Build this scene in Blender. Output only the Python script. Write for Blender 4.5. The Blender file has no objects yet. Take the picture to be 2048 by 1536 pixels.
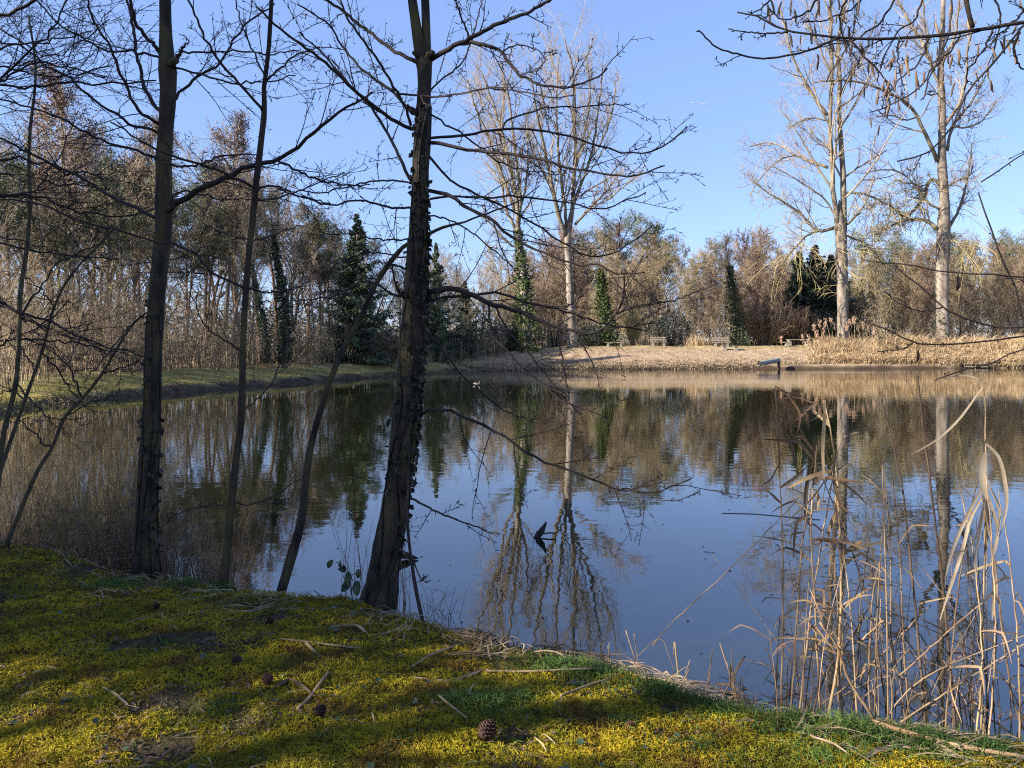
import bpy, math
import numpy as np
from math import radians as R

rng = np.random.default_rng(7)
SC = bpy.context.scene
COL = SC.collection
F, CX, HY = 1538.0, 1024.0, 695.0      # focal length in photo pixels, centre column, horizon row
CAMZ, WATER = 1.6, -0.4

def at(px, py, d):
    return np.array([(px-CX)/F*d, d, CAMZ-(py-HY)/F*d])

# ------------------------------------------------------------------ scene helpers
def put(o, label=None, cat=None, group=None, kind=None):
    if label: o['label'] = label
    if cat: o['category'] = cat
    if group: o['group'] = group
    if kind: o['kind'] = kind
    return o

def thing(name, label, cat, loc=(0, 0, 0), rz=0.0, group=None):
    o = bpy.data.objects.new(name, None); COL.objects.link(o)
    o.empty_display_size = 0.1
    o.location = loc; o.rotation_euler = (0, 0, rz)
    return put(o, label, cat, group)

def copy_tree(o, loc, rz=0.0, s=1.0, label=None, group=None, sz=None):
    c = o.copy(); COL.objects.link(c)
    c.location = loc; c.rotation_euler = (0, 0, rz); c.scale = (s, s, sz or s)
    if label: c['label'] = label
    if group: c['group'] = group
    for ch in list(o.children):
        k = ch.copy(); COL.objects.link(k); k.parent = c
        for g in list(ch.children):
            q = g.copy(); COL.objects.link(q); q.parent = k
    return c

class MB:
    """collects vertices and faces and links them as one mesh object"""
    def __init__(s): s.v = []; s.f = []; s.n = 0
    def add(s, v, *faces):
        v = np.asarray(v, float).reshape(-1, 3)
        for f in faces:
            if f is not None and len(f): s.f.append(np.asarray(f, np.int64)+s.n)
        s.v.append(v); s.n += len(v)
        return s
    def box(s, c, size, rz=0.0, rx=0.0, ry=0.0, taper=1.0):
        x, y, z = np.array(size)/2
        v = np.array([[-x,-y,-z],[x,-y,-z],[x,y,-z],[-x,y,-z],[-x*taper,-y*taper,z],[x*taper,-y*taper,z],[x*taper,y*taper,z],[-x*taper,y*taper,z]])
        v = rot(v, rx, ry, rz)+np.array(c)
        return s.add(v, [[0,3,2,1],[4,5,6,7],[0,1,5,4],[1,2,6,5],[2,3,7,6],[3,0,4,7]])
    def build(s, name, m, parent=None, smooth=True, local=False):
        v = np.concatenate(s.v) if s.v else np.zeros((0, 3))
        if parent is not None and not local:
            q = parent
            while q is not None:
                v = v-np.array(q.location); q = q.parent
        me = bpy.data.meshes.new(name)
        me.vertices.add(len(v)); me.vertices.foreach_set('co', v.astype(np.float32).ravel())
        loops = np.concatenate([f.ravel() for f in s.f])
        tot = np.concatenate([np.full(len(f), f.shape[1]) for f in s.f])
        st = np.concatenate([[0], np.cumsum(tot)[:-1]])
        me.loops.add(len(loops)); me.loops.foreach_set('vertex_index', loops.astype(np.int32))
        me.polygons.add(len(tot)); me.polygons.foreach_set('loop_start', st.astype(np.int32))
        me.polygons.foreach_set('use_smooth', np.full(len(tot), smooth))
        me.update(calc_edges=True)
        me.materials.append(m)
        o = bpy.data.objects.new(name, me); COL.objects.link(o)
        if parent is not None: o.parent = parent
        return o

def rot(v, rx=0, ry=0, rz=0):
    cx, sx, cy, sy, cz, sz = math.cos(rx), math.sin(rx), math.cos(ry), math.sin(ry), math.cos(rz), math.sin(rz)
    M = np.array([[cz,-sz,0],[sz,cz,0],[0,0,1]])@np.array([[cy,0,sy],[0,1,0],[-sy,0,cy]])@np.array([[1,0,0],[0,cx,-sx],[0,sx,cx]])
    return np.asarray(v)@M.T

def nrm(a): return a/np.maximum(np.linalg.norm(a, axis=-1, keepdims=True), 1e-9)
def rdir(n): return nrm(rng.normal(size=(n, 3)))

def tubes(mb, P, r, k=3, cap=True, lump=0.0):
    """P (B,n,3) centre lines, r (B,n) radii -> k-sided tubes"""
    B, n = r.shape
    T = np.empty_like(P); T[:, 1:-1] = P[:, 2:]-P[:, :-2]; T[:, 0] = P[:, 1]-P[:, 0]; T[:, -1] = P[:, -1]-P[:, -2]
    T = nrm(T)
    m = nrm(P[:, -1]-P[:, 0]+1e-6)
    ref = np.zeros((B, 3)); ref[np.arange(B), np.argmin(np.abs(m), axis=1)] = 1
    u = nrm(np.cross(T, ref[:, None, :])); w = np.cross(T, u)
    a = np.linspace(0, 2*np.pi, k, endpoint=False)
    rr = r[:, :, None]*np.ones(k)
    if lump: rr = rr*(1+lump*rng.normal(size=rr.shape))
    V = P[:, :, None, :]+rr[..., None]*(np.cos(a)[:, None]*u[:, :, None, :]+np.sin(a)[:, None]*w[:, :, None, :])
    idx = np.arange(B*n*k).reshape(B, n, k); nx = np.roll(idx, -1, axis=2)
    q = np.stack([idx[:, :-1], nx[:, :-1], nx[:, 1:], idx[:, 1:]], -1).reshape(-1, 4)
    mb.add(V.reshape(-1, 3), q, *( [idx[:, -1, :], idx[:, 0, ::-1]] if cap else []))

def grow(P0, D0, L, r0, r1, n, wob=0.1, up=0.0, flat=None):
    B = len(P0); P = np.empty((B, n, 3)); P[:, 0] = P0; d = nrm(np.array(D0, float))
    st = (np.asarray(L)*np.ones(B)/(n-1))[:, None]; up = np.asarray(up)*np.ones(B)
    for i in range(1, n):
        d = d+wob*rng.normal(size=(B, 3)); d[:, 2] += up; d = nrm(d)
        P[:, i] = P[:, i-1]+d*st
    t = np.linspace(0, 1, n)
    r = np.asarray(r0).reshape(-1, 1)*(1-t)+np.asarray(r1).reshape(-1, 1)*t
    return P, r*np.ones((B, 1))

def kids(P, r, n, t0, t1, ang, asd, lr, tap=0.5, rr=0.6, rmin=0.0, L=None):
    B, m, _ = P.shape
    if L is None: L = np.linalg.norm(np.diff(P, axis=1), axis=2).sum(1)
    b = np.repeat(np.arange(B), n)
    u = ((np.tile(np.arange(n), B)+rng.random(B*n))/n); t = t0+(t1-t0)*u
    x = t*(m-1); i = np.minimum(x.astype(int), m-2); f = (x-i)[:, None]
    pos = P[b, i]*(1-f)+P[b, i+1]*f; tan = nrm(P[b, i+1]-P[b, i])
    rad = r[b, i]*(1-f[:, 0])+r[b, i+1]*f[:, 0]
    per = nrm(np.cross(tan, rdir(B*n)))
    a = np.radians(ang)+np.radians(asd)*rng.normal(size=B*n)
    d = tan*np.cos(a)[:, None]+per*np.sin(a)[:, None]
    ln = L[b]*lr*(1-tap*u)*rng.uniform(0.6, 1.3, B*n)
    return pos, d, ln, np.maximum(rad*rr, rmin)

def leaves(mb, C, size, wid=0.6, up=0.0, along=None):
    n = len(C); u = rdir(n) if along is None else nrm(along+0.35*rng.normal(size=(n, 3)))
    nn = rdir(n); nn[:, 2] += up; w = nrm(np.cross(u, nn)); s = np.asarray(size)*np.ones(n)
    s = s[:, None]
    V = np.stack([C-u*s*.5, C+w*s*wid*.5-u*s*.05, C+u*s*.5, C-w*s*wid*.5-u*s*.05], 1)
    mb.add(V.reshape(-1, 3), np.arange(n*4).reshape(n, 4))

def blades(mb, P, d, L, w, bend=0.3):
    """tapered bent blades: base P, direction d"""
    n = len(P); d = nrm(d); L = (np.asarray(L)*np.ones(n))[:, None]; w = (np.asarray(w)*np.ones(n))[:, None]
    side = nrm(np.cross(d, rdir(n))); hz = d.copy(); hz[:, 2] = 0; hz = nrm(hz+1e-4)
    bd = np.asarray(bend)*np.ones(n); bd = bd[:, None]
    M = P+d*L*.55; T = P+d*L*(1-.4*bd)+hz*L*bd*.7; T[:, 2] -= (L*bd*.55)[:, 0]
    V = np.stack([P-side*w*.4, P+side*w*.4, M+side*w*.5, M-side*w*.5, T], 1).reshape(-1, 3)
    b = np.arange(n)[:, None]*5
    mb.add(V, b+np.array([[0, 1, 2, 3]]), b+np.array([[3, 2, 4]]))

def strips(mb, P, w, nrmv, fold=0.0):
    """flat ribbons along (B,n,3) lines, half widths w (B,n), lying across direction nrmv (B,3)"""
    B, n, _ = P.shape
    T = np.gradient(P, axis=1); s = nrm(np.cross(nrm(T), nrmv[:, None, :]))
    up = nrm(np.cross(s, T))
    V = np.stack([P-s*w[..., None]+up*w[..., None]*fold, P, P+s*w[..., None]+up*w[..., None]*fold], 2)
    idx = np.arange(B*n*3).reshape(B, n, 3)
    q = np.concatenate([np.stack([idx[:, :-1, j], idx[:, :-1, j+1], idx[:, 1:, j+1], idx[:, 1:, j]], -1).reshape(-1, 4) for j in (0, 1)])
    mb.add(V.reshape(-1, 3), q)

def curve(pts, n):
    """Catmull-Rom through points (m,c) -> n evenly spaced rows"""
    p = np.array(pts, float); p = np.vstack([2*p[0]-p[1], p, 2*p[-1]-p[-2]])
    out = []
    for i in range(1, len(p)-2):
        t = np.linspace(0, 1, 12, endpoint=False)[:, None]
        a, b, c, d = p[i-1], p[i], p[i+1], p[i+2]
        out.append(0.5*((2*b)+(-a+c)*t+(2*a-5*b+4*c-d)*t**2+(-a+3*b-3*c+d)*t**3))
    q = np.vstack(out+[p[-2:-1]])
    s = np.concatenate([[0], np.cumsum(np.linalg.norm(np.diff(q[:, :2], axis=0), axis=1))])
    return np.stack([np.interp(np.linspace(0, s[-1], n), s, q[:, j]) for j in range(q.shape[1])], 1)

def limb(pts, d0, d1, w0, w1, n=18, wob=0.0):
    """a branch seen in the photo: pixel way-points, depth d0->d1, width in photo pixels w0->w1"""
    c = curve([(x, y) for x, y in pts], n); t = np.linspace(0, 1, n)
    d = d0+(d1-d0)*t
    P = np.stack([(c[:, 0]-CX)/F*d, d, CAMZ-(c[:, 1]-HY)/F*d], 1)
    if wob: P[1:] += wob*rng.normal(size=(n-1, 3))
    return P, (w0+(w1-w0)*t)/2/F*d

def trunk_line(pts, d0, d1, n=40):
    c = curve(pts, n); t = np.linspace(0, 1, n); d = d0+(d1-d0)*t
    P = np.stack([(c[:, 0]-CX)/F*d, d, CAMZ-(c[:, 1]-HY)/F*d], 1)
    return P, c[:, 2]/2/F*d

# ------------------------------------------------------------------ noise + terrain
def hash2(i, j, s): 
    h = np.sin(i*127.1+j*311.7+s*74.7)*43758.5453
    return h-np.floor(h)
def vnoise(x, y, s=0):
    i, j = np.floor(x), np.floor(y); f, g = x-i, y-j
    f = f*f*(3-2*f); g = g*g*(3-2*g)
    return (hash2(i, j, s)*(1-f)+hash2(i+1, j, s)*f)*(1-g)+(hash2(i, j+1, s)*(1-f)+hash2(i+1, j+1, s)*f)*g
def fbm(x, y, s=0, o=3):
    return sum(vnoise(x*2**k, y*2**k, s+k)*0.5**k for k in range(o))/sum(0.5**k for k in range(o))
def sstep(a, b, x):
    t = np.clip((x-a)/(b-a), 0, 1); return t*t*(3-2*t)

LIP = [(0,1085),(120,1108),(260,1150),(440,1178),(560,1190),(700,1195),(800,1228),(880,1252),(960,1272),(1100,1306),(1250,1338),(1400,1392),(1500,1418),(1600,1438),(1800,1462),(2048,1492)]
near = []
for px, py in LIP:
    d = 1.74*F/(py-HY); near.append(((px-CX)/F*d, d+0.13))
farp = []
for px, py in [(0,832),(100,812),(200,800),(300,791),(400,783),(480,776),(620,765),(720,757),(800,752),(900,745),(960,742),(1050,740),(1150,739),(1300,738.5),(1500,738),(1700,738),(1900,737),(2048,736)]:
    d = 2.0*F/(py-HY); farp.append(((px-CX)/F*d, d))
POND = np.array([(-15.2,19.5),(-17,15),(-13,11),(-8,8.8)]+near+[(5,3.6),(14,4),(40,12),(66,45),(64,74)]+farp[::-1])
def sdist(x, y):
    x, y = np.asarray(x, float), np.asarray(y, float); d2 = np.full(x.shape, 1e18); ins = np.zeros(x.shape, bool)
    for a, b in zip(POND, np.roll(POND, -1, axis=0)):
        e = b-a; t = np.clip(((x-a[0])*e[0]+(y-a[1])*e[1])/(e@e), 0, 1)
        d2 = np.minimum(d2, (x-a[0]-t*e[0])**2+(y-a[1]-t*e[1])**2)
        c = ((a[1] > y) != (b[1] > y)) & (x < (b[0]-a[0])*(y-a[1])/(b[1]-a[1]+1e-12)+a[0])
        ins ^= c
    return np.where(ins, -1, 1)*np.sqrt(d2)
def terrain(x, y):
    x, y = np.asarray(x, float), np.asarray(y, float)
    d = sdist(x, y); dd = np.maximum(d, 0)
    jag = 0.06*(fbm(x*6, y*6, 3)-.5)
    wn = 1-sstep(9, 16, y); wf = sstep(-9, 8, x)*sstep(50, 64, y)
    zn = 0.27*sstep(-.04, 0.16, d+jag)+0.13*sstep(.1, 1.7, d)+.05*(fbm(x*3, y*3, 11)-.5)*sstep(0, .5, d)+0.035*(fbm(x*11, y*11, 5)-.5)*sstep(0, .3, d)
    zl = 0.30*sstep(0, 0.7, d+3*jag)+0.58*sstep(.3, 5, d)+.12*(fbm(x*.7, y*.7, 8)-.5)*sstep(0, 2, d)
    zf = 0.20*sstep(0, 0.4, d+4*jag)+1.95*sstep(-1.5, 8.0, d)**1.1-.02+.25*(fbm(x*.5, y*.5, 9)-.5)*sstep(0, 3, d)
    z = zn*wn+(zl*(1-wf)+zf*wf)*(1-wn)
    z = np.where(d > 0, z, -np.minimum(1.0, -d*0.9))
    far = sstep(110, 300, np.hypot(x, y))*2.0
    return WATER+z+far*(d > 0)
def gz(x, y): return float(terrain(np.array([x]), np.array([y]))[0])
def ground(px, py):
    """where the view ray through a photo pixel meets the near bank"""
    d = np.arange(2.0, 11, .01); x = (px-CX)/F*d; t = np.maximum(terrain(x, d), WATER)
    i = int(np.argmax(CAMZ-(py-HY)/F*d <= t))
    return np.array([x[i], d[i], t[i]])

# ------------------------------------------------------------------ materials
def nodes(m):
    m.use_nodes = True; nt = m.node_tree; nt.nodes.clear()
    out = nt.nodes.new('ShaderNodeOutputMaterial'); b = nt.nodes.new('ShaderNodeBsdfPrincipled')
    nt.links.new(b.outputs[0], out.inputs[0]); return nt, b, out
def N(nt, t, **kw):
    n = nt.nodes.new('ShaderNode'+t)
    for k, v in kw.items():
        if k.startswith('i_'): n.inputs[k[2:].replace('_', ' ')].default_value = v
        else: setattr(n, k, v)
    return n
def noise(nt, vec, scale, detail=4, rough=.55):
    n = N(nt, 'TexNoise'); n.inputs['Scale'].default_value = scale; n.inputs['Detail'].default_value = detail; n.inputs['Roughness'].default_value = rough
    nt.links.new(vec, n.inputs['Vector']); return n.outputs['Fac']
def ramp(nt, fac, stops):
    r = N(nt, 'ValToRGB'); e = r.color_ramp.elements
    while len(e) < len(stops): e.new(0.5)
    for i, (p, c) in enumerate(stops):
        e[i].position = p; e[i].color = tuple(c)+(1,) if len(c) == 3 else c
    nt.links.new(fac, r.inputs[0]); return r.outputs[0]
def mix(nt, fac, a, b):
    m = N(nt, 'MixRGB'); nt.links.new(fac, m.inputs[0]) if not isinstance(fac, float) else setattr(m.inputs[0], 'default_value', fac)
    for k, s in ((1, a), (2, b)):
        if isinstance(s, tuple): m.inputs[k].default_value = s+(1,)
        else: nt.links.new(s, m.inputs[k])
    return m.outputs[0]
def mat(name, c1, c2, scale=6.0, rough=.85, c3=None, bump=0.0, bscale=None, vary=0.0, hue=0.0, stretch=None, trans=0.0, spec=.3, world=False, lo=.35, hi=.65):
    m = bpy.data.materials.new(name); nt, b, out = nodes(m)
    tc = N(nt, 'TexCoord'); vec = tc.outputs['Object']
    if world: vec = N(nt, 'NewGeometry').outputs['Position']
    if stretch:
        mp = N(nt, 'Mapping'); mp.inputs['Scale'].default_value = stretch; nt.links.new(vec, mp.inputs[0]); vec = mp.outputs[0]
    st = [(lo, c1), (hi, c2)] if c3 is None else [(lo-.07, c1), (.5, c2), (hi+.07, c3)]
    col = ramp(nt, noise(nt, vec, scale), st)
    if vary or hue:
        oi = N(nt, 'ObjectInfo'); hs = N(nt, 'HueSaturation')
        mr = N(nt, 'MapRange'); mr.inputs[3].default_value = 1-vary; mr.inputs[4].default_value = 1+vary
        nt.links.new(oi.outputs['Random'], mr.inputs[0]); nt.links.new(mr.outputs[0], hs.inputs['Value'])
        mh = N(nt, 'MapRange'); mh.inputs[3].default_value = .5-hue; mh.inputs[4].default_value = .5+hue
        ml = N(nt, 'Math', operation='FRACT'); mm = N(nt, 'Math', operation='MULTIPLY'); mm.inputs[1].default_value = 7.31
        nt.links.new(oi.outputs['Random'], mm.inputs[0]); nt.links.new(mm.outputs[0], ml.inputs[0]); nt.links.new(ml.outputs[0], mh.inputs[0])
        nt.links.new(mh.outputs[0], hs.inputs['Hue']); nt.links.new(col, hs.inputs['Color']); col = hs.outputs[0]
    nt.links.new(col, b.inputs['Base Color']); b.inputs['Roughness'].default_value = rough
    b.inputs['Specular IOR Level'].default_value = spec
    if bump:
        bp = N(nt, 'Bump'); bp.inputs['Strength'].default_value = bump; bp.inputs['Distance'].default_value = .02
        nt.links.new(noise(nt, vec, bscale or scale*3, 5), bp.inputs['Height']); nt.links.new(bp.outputs[0], b.inputs['Normal'])
    if trans:
        t = N(nt, 'BsdfTranslucent'); nt.links.new(col, t.inputs[0]); ms = N(nt, 'MixShader'); ms.inputs[0].default_value = trans
        nt.links.new(b.outputs[0], ms.inputs[1]); nt.links.new(t.outputs[0], ms.inputs[2]); nt.links.new(ms.outputs[0], out.inputs[0])
    return m

M = dict(
    bark_dark=mat('bark_dark', (.016,.012,.010), (.045,.034,.025), 14, .9, bump=.9, bscale=60, stretch=(1,1,.35)),
    bark_moss=mat('bark_mossy', (.016,.012,.009), (.05,.036,.025), 9, .9, c3=(.11,.095,.022), bump=.9, bscale=55, stretch=(1,1,.3), lo=.42, hi=.70),
    twig_dark=mat('twig_dark', (.018,.013,.012), (.045,.031,.026), 9, .8, vary=.1),
    twig_olive=mat('twig_olive', (.045,.034,.020), (.11,.085,.045), 9, .8),
    poplar_bark=mat('poplar_bark', (.10,.08,.06), (.29,.24,.19), 2.2, .9, bump=.6, bscale=9, stretch=(1,1,.22)),
    poplar_limb=mat('poplar_limb', (.11,.085,.055), (.26,.215,.15), 1.1, .85),
    poplar_twig=mat('poplar_twig', (.22,.17,.11), (.40,.33,.235), .6, .8),
    poplar_shoot=mat('poplar_shoot', (.27,.21,.08), (.42,.35,.17), .6, .8),
    wood_bark=mat('wood_bark', (.085,.070,.052), (.27,.22,.16), 3, .9, vary=.35, hue=.012, stretch=(1,1,.3)),
    wood_twig=mat('wood_twig', (.17,.125,.075), (.345,.268,.17), .35, .85, vary=.35, hue=.012),
    red_twig=mat('red_twig', (.165,.108,.075), (.275,.19,.13), .5, .85, vary=.25, hue=.01),
    thicket=mat('thicket_stem', (.13,.095,.055), (.38,.29,.18), .9, .85, world=True),
    pine_bark=mat('pine_bark', (.09,.06,.045), (.28,.15,.09), .8, .9, vary=.25, stretch=(1,1,.3)),
    needle=mat('pine_needles', (.060,.075,.035), (.165,.165,.075), .7, .7, vary=.25, hue=.01),
    spruce=mat('spruce_needles', (.018,.032,.022), (.060,.085,.045), .8, .7, c3=(.12,.13,.045), vary=.1),
    evergreen=mat('evergreen_leaves', (.008,.017,.013), (.026,.042,.026), .8, .5, vary=.2),
    ivy_far=mat('ivy_far', (.026,.046,.014), (.095,.14,.032), 1.1, .5, vary=.2, trans=.15),
    ivy_dull=mat('ivy_dull', (.022,.036,.018), (.070,.095,.040), 1.1, .5, vary=.2, trans=.15),
    ivy_near=mat('ivy_near', (.006,.007,.005), (.022,.024,.015), 18, .6, c3=(.11,.09,.07), spec=.25, lo=.42, hi=.75),
    reed=mat('reed_stem', (.13,.083,.045), (.36,.25,.14), 5, .7, vary=.35, hue=.008),
    reed_shaded=mat('reed_shaded', (.10,.065,.038), (.26,.175,.105), 5, .8, vary=.3),  # reed colour darkened to stand in for shade on the left tufts
    reed_dark=mat('reed_dark', (.045,.03,.022), (.12,.08,.05), 5, .8, vary=.3),
    reed_leaf=mat('reed_leaf', (.17,.095,.05), (.40,.28,.16), 5, .7, vary=.45, hue=.012, trans=.3),
    pale_leaf=mat('pale_reed_leaf', (.34,.25,.15), (.58,.47,.32), 6, .7, trans=.35),
    straw=mat('straw', (.12,.08,.045), (.36,.275,.18), 2.5, .75, trans=.1, world=True),
    plume=mat('reed_plume', (.36,.23,.15), (.55,.38,.27), 4, .9, trans=.2),
    dry_grass=mat('dry_grass', (.30,.20,.10), (.56,.42,.25), .8, .8, world=True, trans=.15),
    litter=mat('leaf_litter', (.25,.18,.11), (.39,.295,.19), 1.6, .85, world=True, trans=.1),
    leaf_brown=mat('dead_leaf', (.030,.019,.014), (.10,.058,.038), 5, .8, c3=(.16,.10,.06), world=True),
    leaf_tan=mat('tan_leaf', (.26,.15,.075), (.48,.33,.19), 9, .7, vary=.3),
    grass=mat('green_grass', (.035,.075,.012), (.10,.17,.03), 2, .6, world=True, trans=.3),
    moss=None,
    leaf_green=mat('sprig_leaf', (.010,.018,.006), (.05,.065,.016), 12, .4, trans=.25, spec=.5),
    ground_leaf=mat('ground_ivy_leaf', (.015,.028,.012), (.05,.075,.03), 6, .4, world=True, spec=.5),
    cone=mat('cone_scale', (.025,.010,.008), (.075,.032,.022), 30, .7, vary=.3),
    deadwood=mat('dead_wood', (.012,.010,.010), (.045,.036,.030), 14, .8, bump=.5),
    plank=mat('weathered_plank', (.16,.125,.085), (.29,.235,.17), 4, .8, stretch=(1,6,6)),
    concrete=mat('bench_concrete', (.17,.15,.12), (.29,.26,.21), 5, .9),
    pipe=mat('pipe_concrete', (.20,.18,.16), (.34,.31,.28), 4, .8),
    pipe_shade=mat('pipe_inner_shade', (.02,.02,.02), (.04,.04,.04), 4, .9),  # near-black colour standing in for the shade inside the pipe
    hut_wall=mat('hut_boards', (.14,.10,.075), (.26,.20,.15), 4, .85, stretch=(8,8,1)),
    hut_roof=mat('hut_roof', (.10,.055,.04), (.18,.10,.075), 4, .8),
    shed=mat('shed_boards', (.020,.017,.018), (.045,.038,.036), 4, .85, stretch=(8,8,1)),
    pane=mat('window_pane', (.30,.32,.35), (.4,.42,.45), 2, .2),
    duck_body=mat('duck_plumage', (.10,.08,.065), (.30,.26,.22), 14, .8),
    duck_bill=mat('duck_bill', (.35,.20,.04), (.45,.27,.06), 8, .5),
    duck_head=mat('duck_head', (.03,.04,.03), (.08,.07,.05), 8, .6),
    catkin=mat('catkin', (.13,.075,.040), (.30,.19,.10), 30, .8, vary=.3),
    contrail=mat('contrail', (.42,.44,.48), (.5,.52,.55), 1, 1),
)
def moss_mat():
    m = bpy.data.materials.new('moss'); nt, b, out = nodes(m)
    pos = N(nt, 'NewGeometry').outputs['Position']
    big = ramp(nt, noise(nt, pos, 1.6, 4), [(.34, (.17,.165,.014)), (.48, (.38,.31,.015)), (.64, (.52,.37,.02))])
    fine = noise(nt, pos, 16, 3)
    brown = ramp(nt, noise(nt, pos, 3.3, 4), [(.50, (0,0,0)), (.66, (1,1,1))])
    col = mix(nt, brown, big, (.20,.115,.02))
    v = ramp(nt, fine, [(.30, (.5,.5,.5)), (.70, (1.25,1.25,1.25))])
    mm = N(nt, 'MixRGB', blend_type='MULTIPLY'); mm.inputs[0].default_value = 1; nt.links.new(col, mm.inputs[1]); nt.links.new(v, mm.inputs[2])
    nt.links.new(mm.outputs[0], b.inputs['Base Color']); b.inputs['Roughness'].default_value = .7; b.inputs['Specular IOR Level'].default_value = .2
    t = N(nt, 'BsdfTranslucent'); nt.links.new(mm.outputs[0], t.inputs[0]); ms = N(nt, 'MixShader'); ms.inputs[0].default_value = .35
    nt.links.new(b.outputs[0], ms.inputs[1]); nt.links.new(t.outputs[0], ms.inputs[2]); nt.links.new(ms.outputs[0], out.inputs[0])
    return m
M['moss'] = moss_mat()

def ground_mat():
    m = bpy.data.materials.new('ground'); nt, b, out = nodes(m)
    pos = N(nt, 'NewGeometry').outputs['Position']
    A = lambda n: N(nt, 'Attribute', attribute_name=n).outputs['Fac']
    soil = ramp(nt, noise(nt, pos, 14, 5), [(.3, (.016,.012,.008)), (.55, (.045,.032,.02)), (.75, (.085,.055,.035))])
    mossc = ramp(nt, noise(nt, pos, 5, 5), [(.35, (.03,.026,.008)), (.65, (.09,.078,.012))])
    nearc = mix(nt, ramp(nt, noise(nt, pos, 2.2, 4), [(.42, (0,0,0)), (.58, (1,1,1))]), soil, mossc)
    leftc = ramp(nt, noise(nt, pos, .9, 6, .65), [(.30, (.12,.095,.05)), (.48, (.25,.21,.08)), (.66, (.40,.34,.13))])
    mud = ramp(nt, noise(nt, pos, 3, 5), [(.35, (.024,.019,.014)), (.65, (.075,.056,.040))])
    leftc = mix(nt, A('mud'), leftc, mud)
    farc = ramp(nt, noise(nt, pos, 1.5, 6, .7), [(.30, (.23,.155,.095)), (.5, (.34,.245,.155)), (.68, (.45,.34,.225))])
    farg = ramp(nt, noise(nt, pos, .8, 5), [(.35, (.25,.20,.075)), (.65, (.40,.32,.15))])
    farc = mix(nt, A('lawn'), farc, farg)
    farc = mix(nt, A('farmud'), farc, (.055,.038,.026))
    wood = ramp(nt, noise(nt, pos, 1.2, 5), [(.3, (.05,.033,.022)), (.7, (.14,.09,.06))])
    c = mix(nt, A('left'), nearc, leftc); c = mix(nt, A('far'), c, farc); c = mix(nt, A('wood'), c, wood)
    nt.links.new(c, b.inputs['Base Color']); b.inputs['Roughness'].default_value = .95; b.inputs['Specular IOR Level'].default_value = .1
    bp = N(nt, 'Bump'); bp.inputs['Strength'].default_value = .8; bp.inputs['Distance'].default_value = .03
    nt.links.new(noise(nt, pos, 30, 4), bp.inputs['Height']); nt.links.new(bp.outputs[0], b.inputs['Normal'])
    return m

def water_mat():
    m = bpy.data.materials.new('pond_water'); nt, b, out = nodes(m)
    pos = N(nt, 'NewGeometry').outputs['Position']
    def mapped(s):
        mp = N(nt, 'Mapping'); mp.inputs['Scale'].default_value = s; nt.links.new(pos, mp.inputs[0]); return mp.outputs[0]
    b.inputs['Base Color'].default_value = (.009,.0105,.004,1); b.inputs['Roughness'].default_value = .015
    b.inputs['IOR'].default_value = 2.15; b.inputs['Specular IOR Level'].default_value = .5
    patch = ramp(nt, noise(nt, mapped((.035,.16,1)), 1, 3), [(.50, (0,0,0)), (.62, (1,1,1))])
    sx = N(nt, 'SeparateXYZ'); nt.links.new(pos, sx.inputs[0])
    fy = N(nt, 'MapRange'); fy.inputs[1].default_value = 36; fy.inputs[2].default_value = 60; nt.links.new(sx.outputs[1], fy.inputs[0])
    pm = N(nt, 'Math', operation='MULTIPLY'); nt.links.new(patch, pm.inputs[0]); nt.links.new(fy.outputs[0], pm.inputs[1])
    w1 = noise(nt, mapped((1.0,1.3,1)), 3.2, 1.5, .35); w2 = noise(nt, mapped((1,2.2,1)), 7.0, 2, .5)
    a1 = N(nt, 'Math', operation='MULTIPLY'); a1.inputs[1].default_value = .0014; nt.links.new(w1, a1.inputs[0])
    ap = N(nt, 'MapRange'); ap.inputs[3].default_value = .00018; ap.inputs[4].default_value = .0032; nt.links.new(pm.outputs[0], ap.inputs[0])
    a2 = N(nt, 'Math', operation='MULTIPLY'); nt.links.new(w2, a2.inputs[0]); nt.links.new(ap.outputs[0], a2.inputs[1])
    ad = N(nt, 'Math', operation='ADD'); nt.links.new(a1.outputs[0], ad.inputs[0]); nt.links.new(a2.outputs[0], ad.inputs[1])
    bp = N(nt, 'Bump'); bp.inputs['Strength'].default_value = 1.0; bp.inputs['Distance'].default_value = 1.0
    nt.links.new(ad.outputs[0], bp.inputs['Height']); nt.links.new(bp.outputs[0], b.inputs['Normal'])
    return m

# ------------------------------------------------------------------ camera, sun, sky
cam = bpy.data.cameras.new('camera'); co = bpy.data.objects.new('camera', cam); COL.objects.link(co)
co.location = (0, 0, CAMZ); co.rotation_euler = (R(90), 0, 0)
cam.sensor_width = 36; cam.lens = F/2048*36; cam.shift_y = (HY-768)/2048
cam.clip_start = .05; cam.clip_end = 8000
SC.camera = co
SUN_AZ, SUN_EL = -112.0, 27.0          # degrees from the view direction (negative: to the left), height
sl = bpy.data.lights.new('sun', 'SUN'); so = bpy.data.objects.new('sun', sl); COL.objects.link(so)
sl.energy = 5.0; sl.angle = R(.55); sl.color = (1, .915, .80)
so.rotation_euler = (R(90-SUN_EL), 0, R(180-SUN_AZ)); so.location = (-60, -10, 40)
w = bpy.data.worlds.new('World'); SC.world = w; w.use_nodes = True
nt = w.node_tree; bg = nt.nodes['Background']; sk = nt.nodes.new('ShaderNodeTexSky'); sk.sky_type = 'NISHITA'
sk.sun_disc = False; sk.sun_elevation = R(SUN_EL); sk.sun_rotation = R(SUN_AZ); sk.air_density = 1.0; sk.dust_density = .25; sk.ozone_density = 2.6
tint = nt.nodes.new('ShaderNodeMixRGB'); tint.blend_type = 'MULTIPLY'; tint.inputs[0].default_value = 1; tint.inputs[2].default_value = (.84, .84, 1.04, 1)
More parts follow.
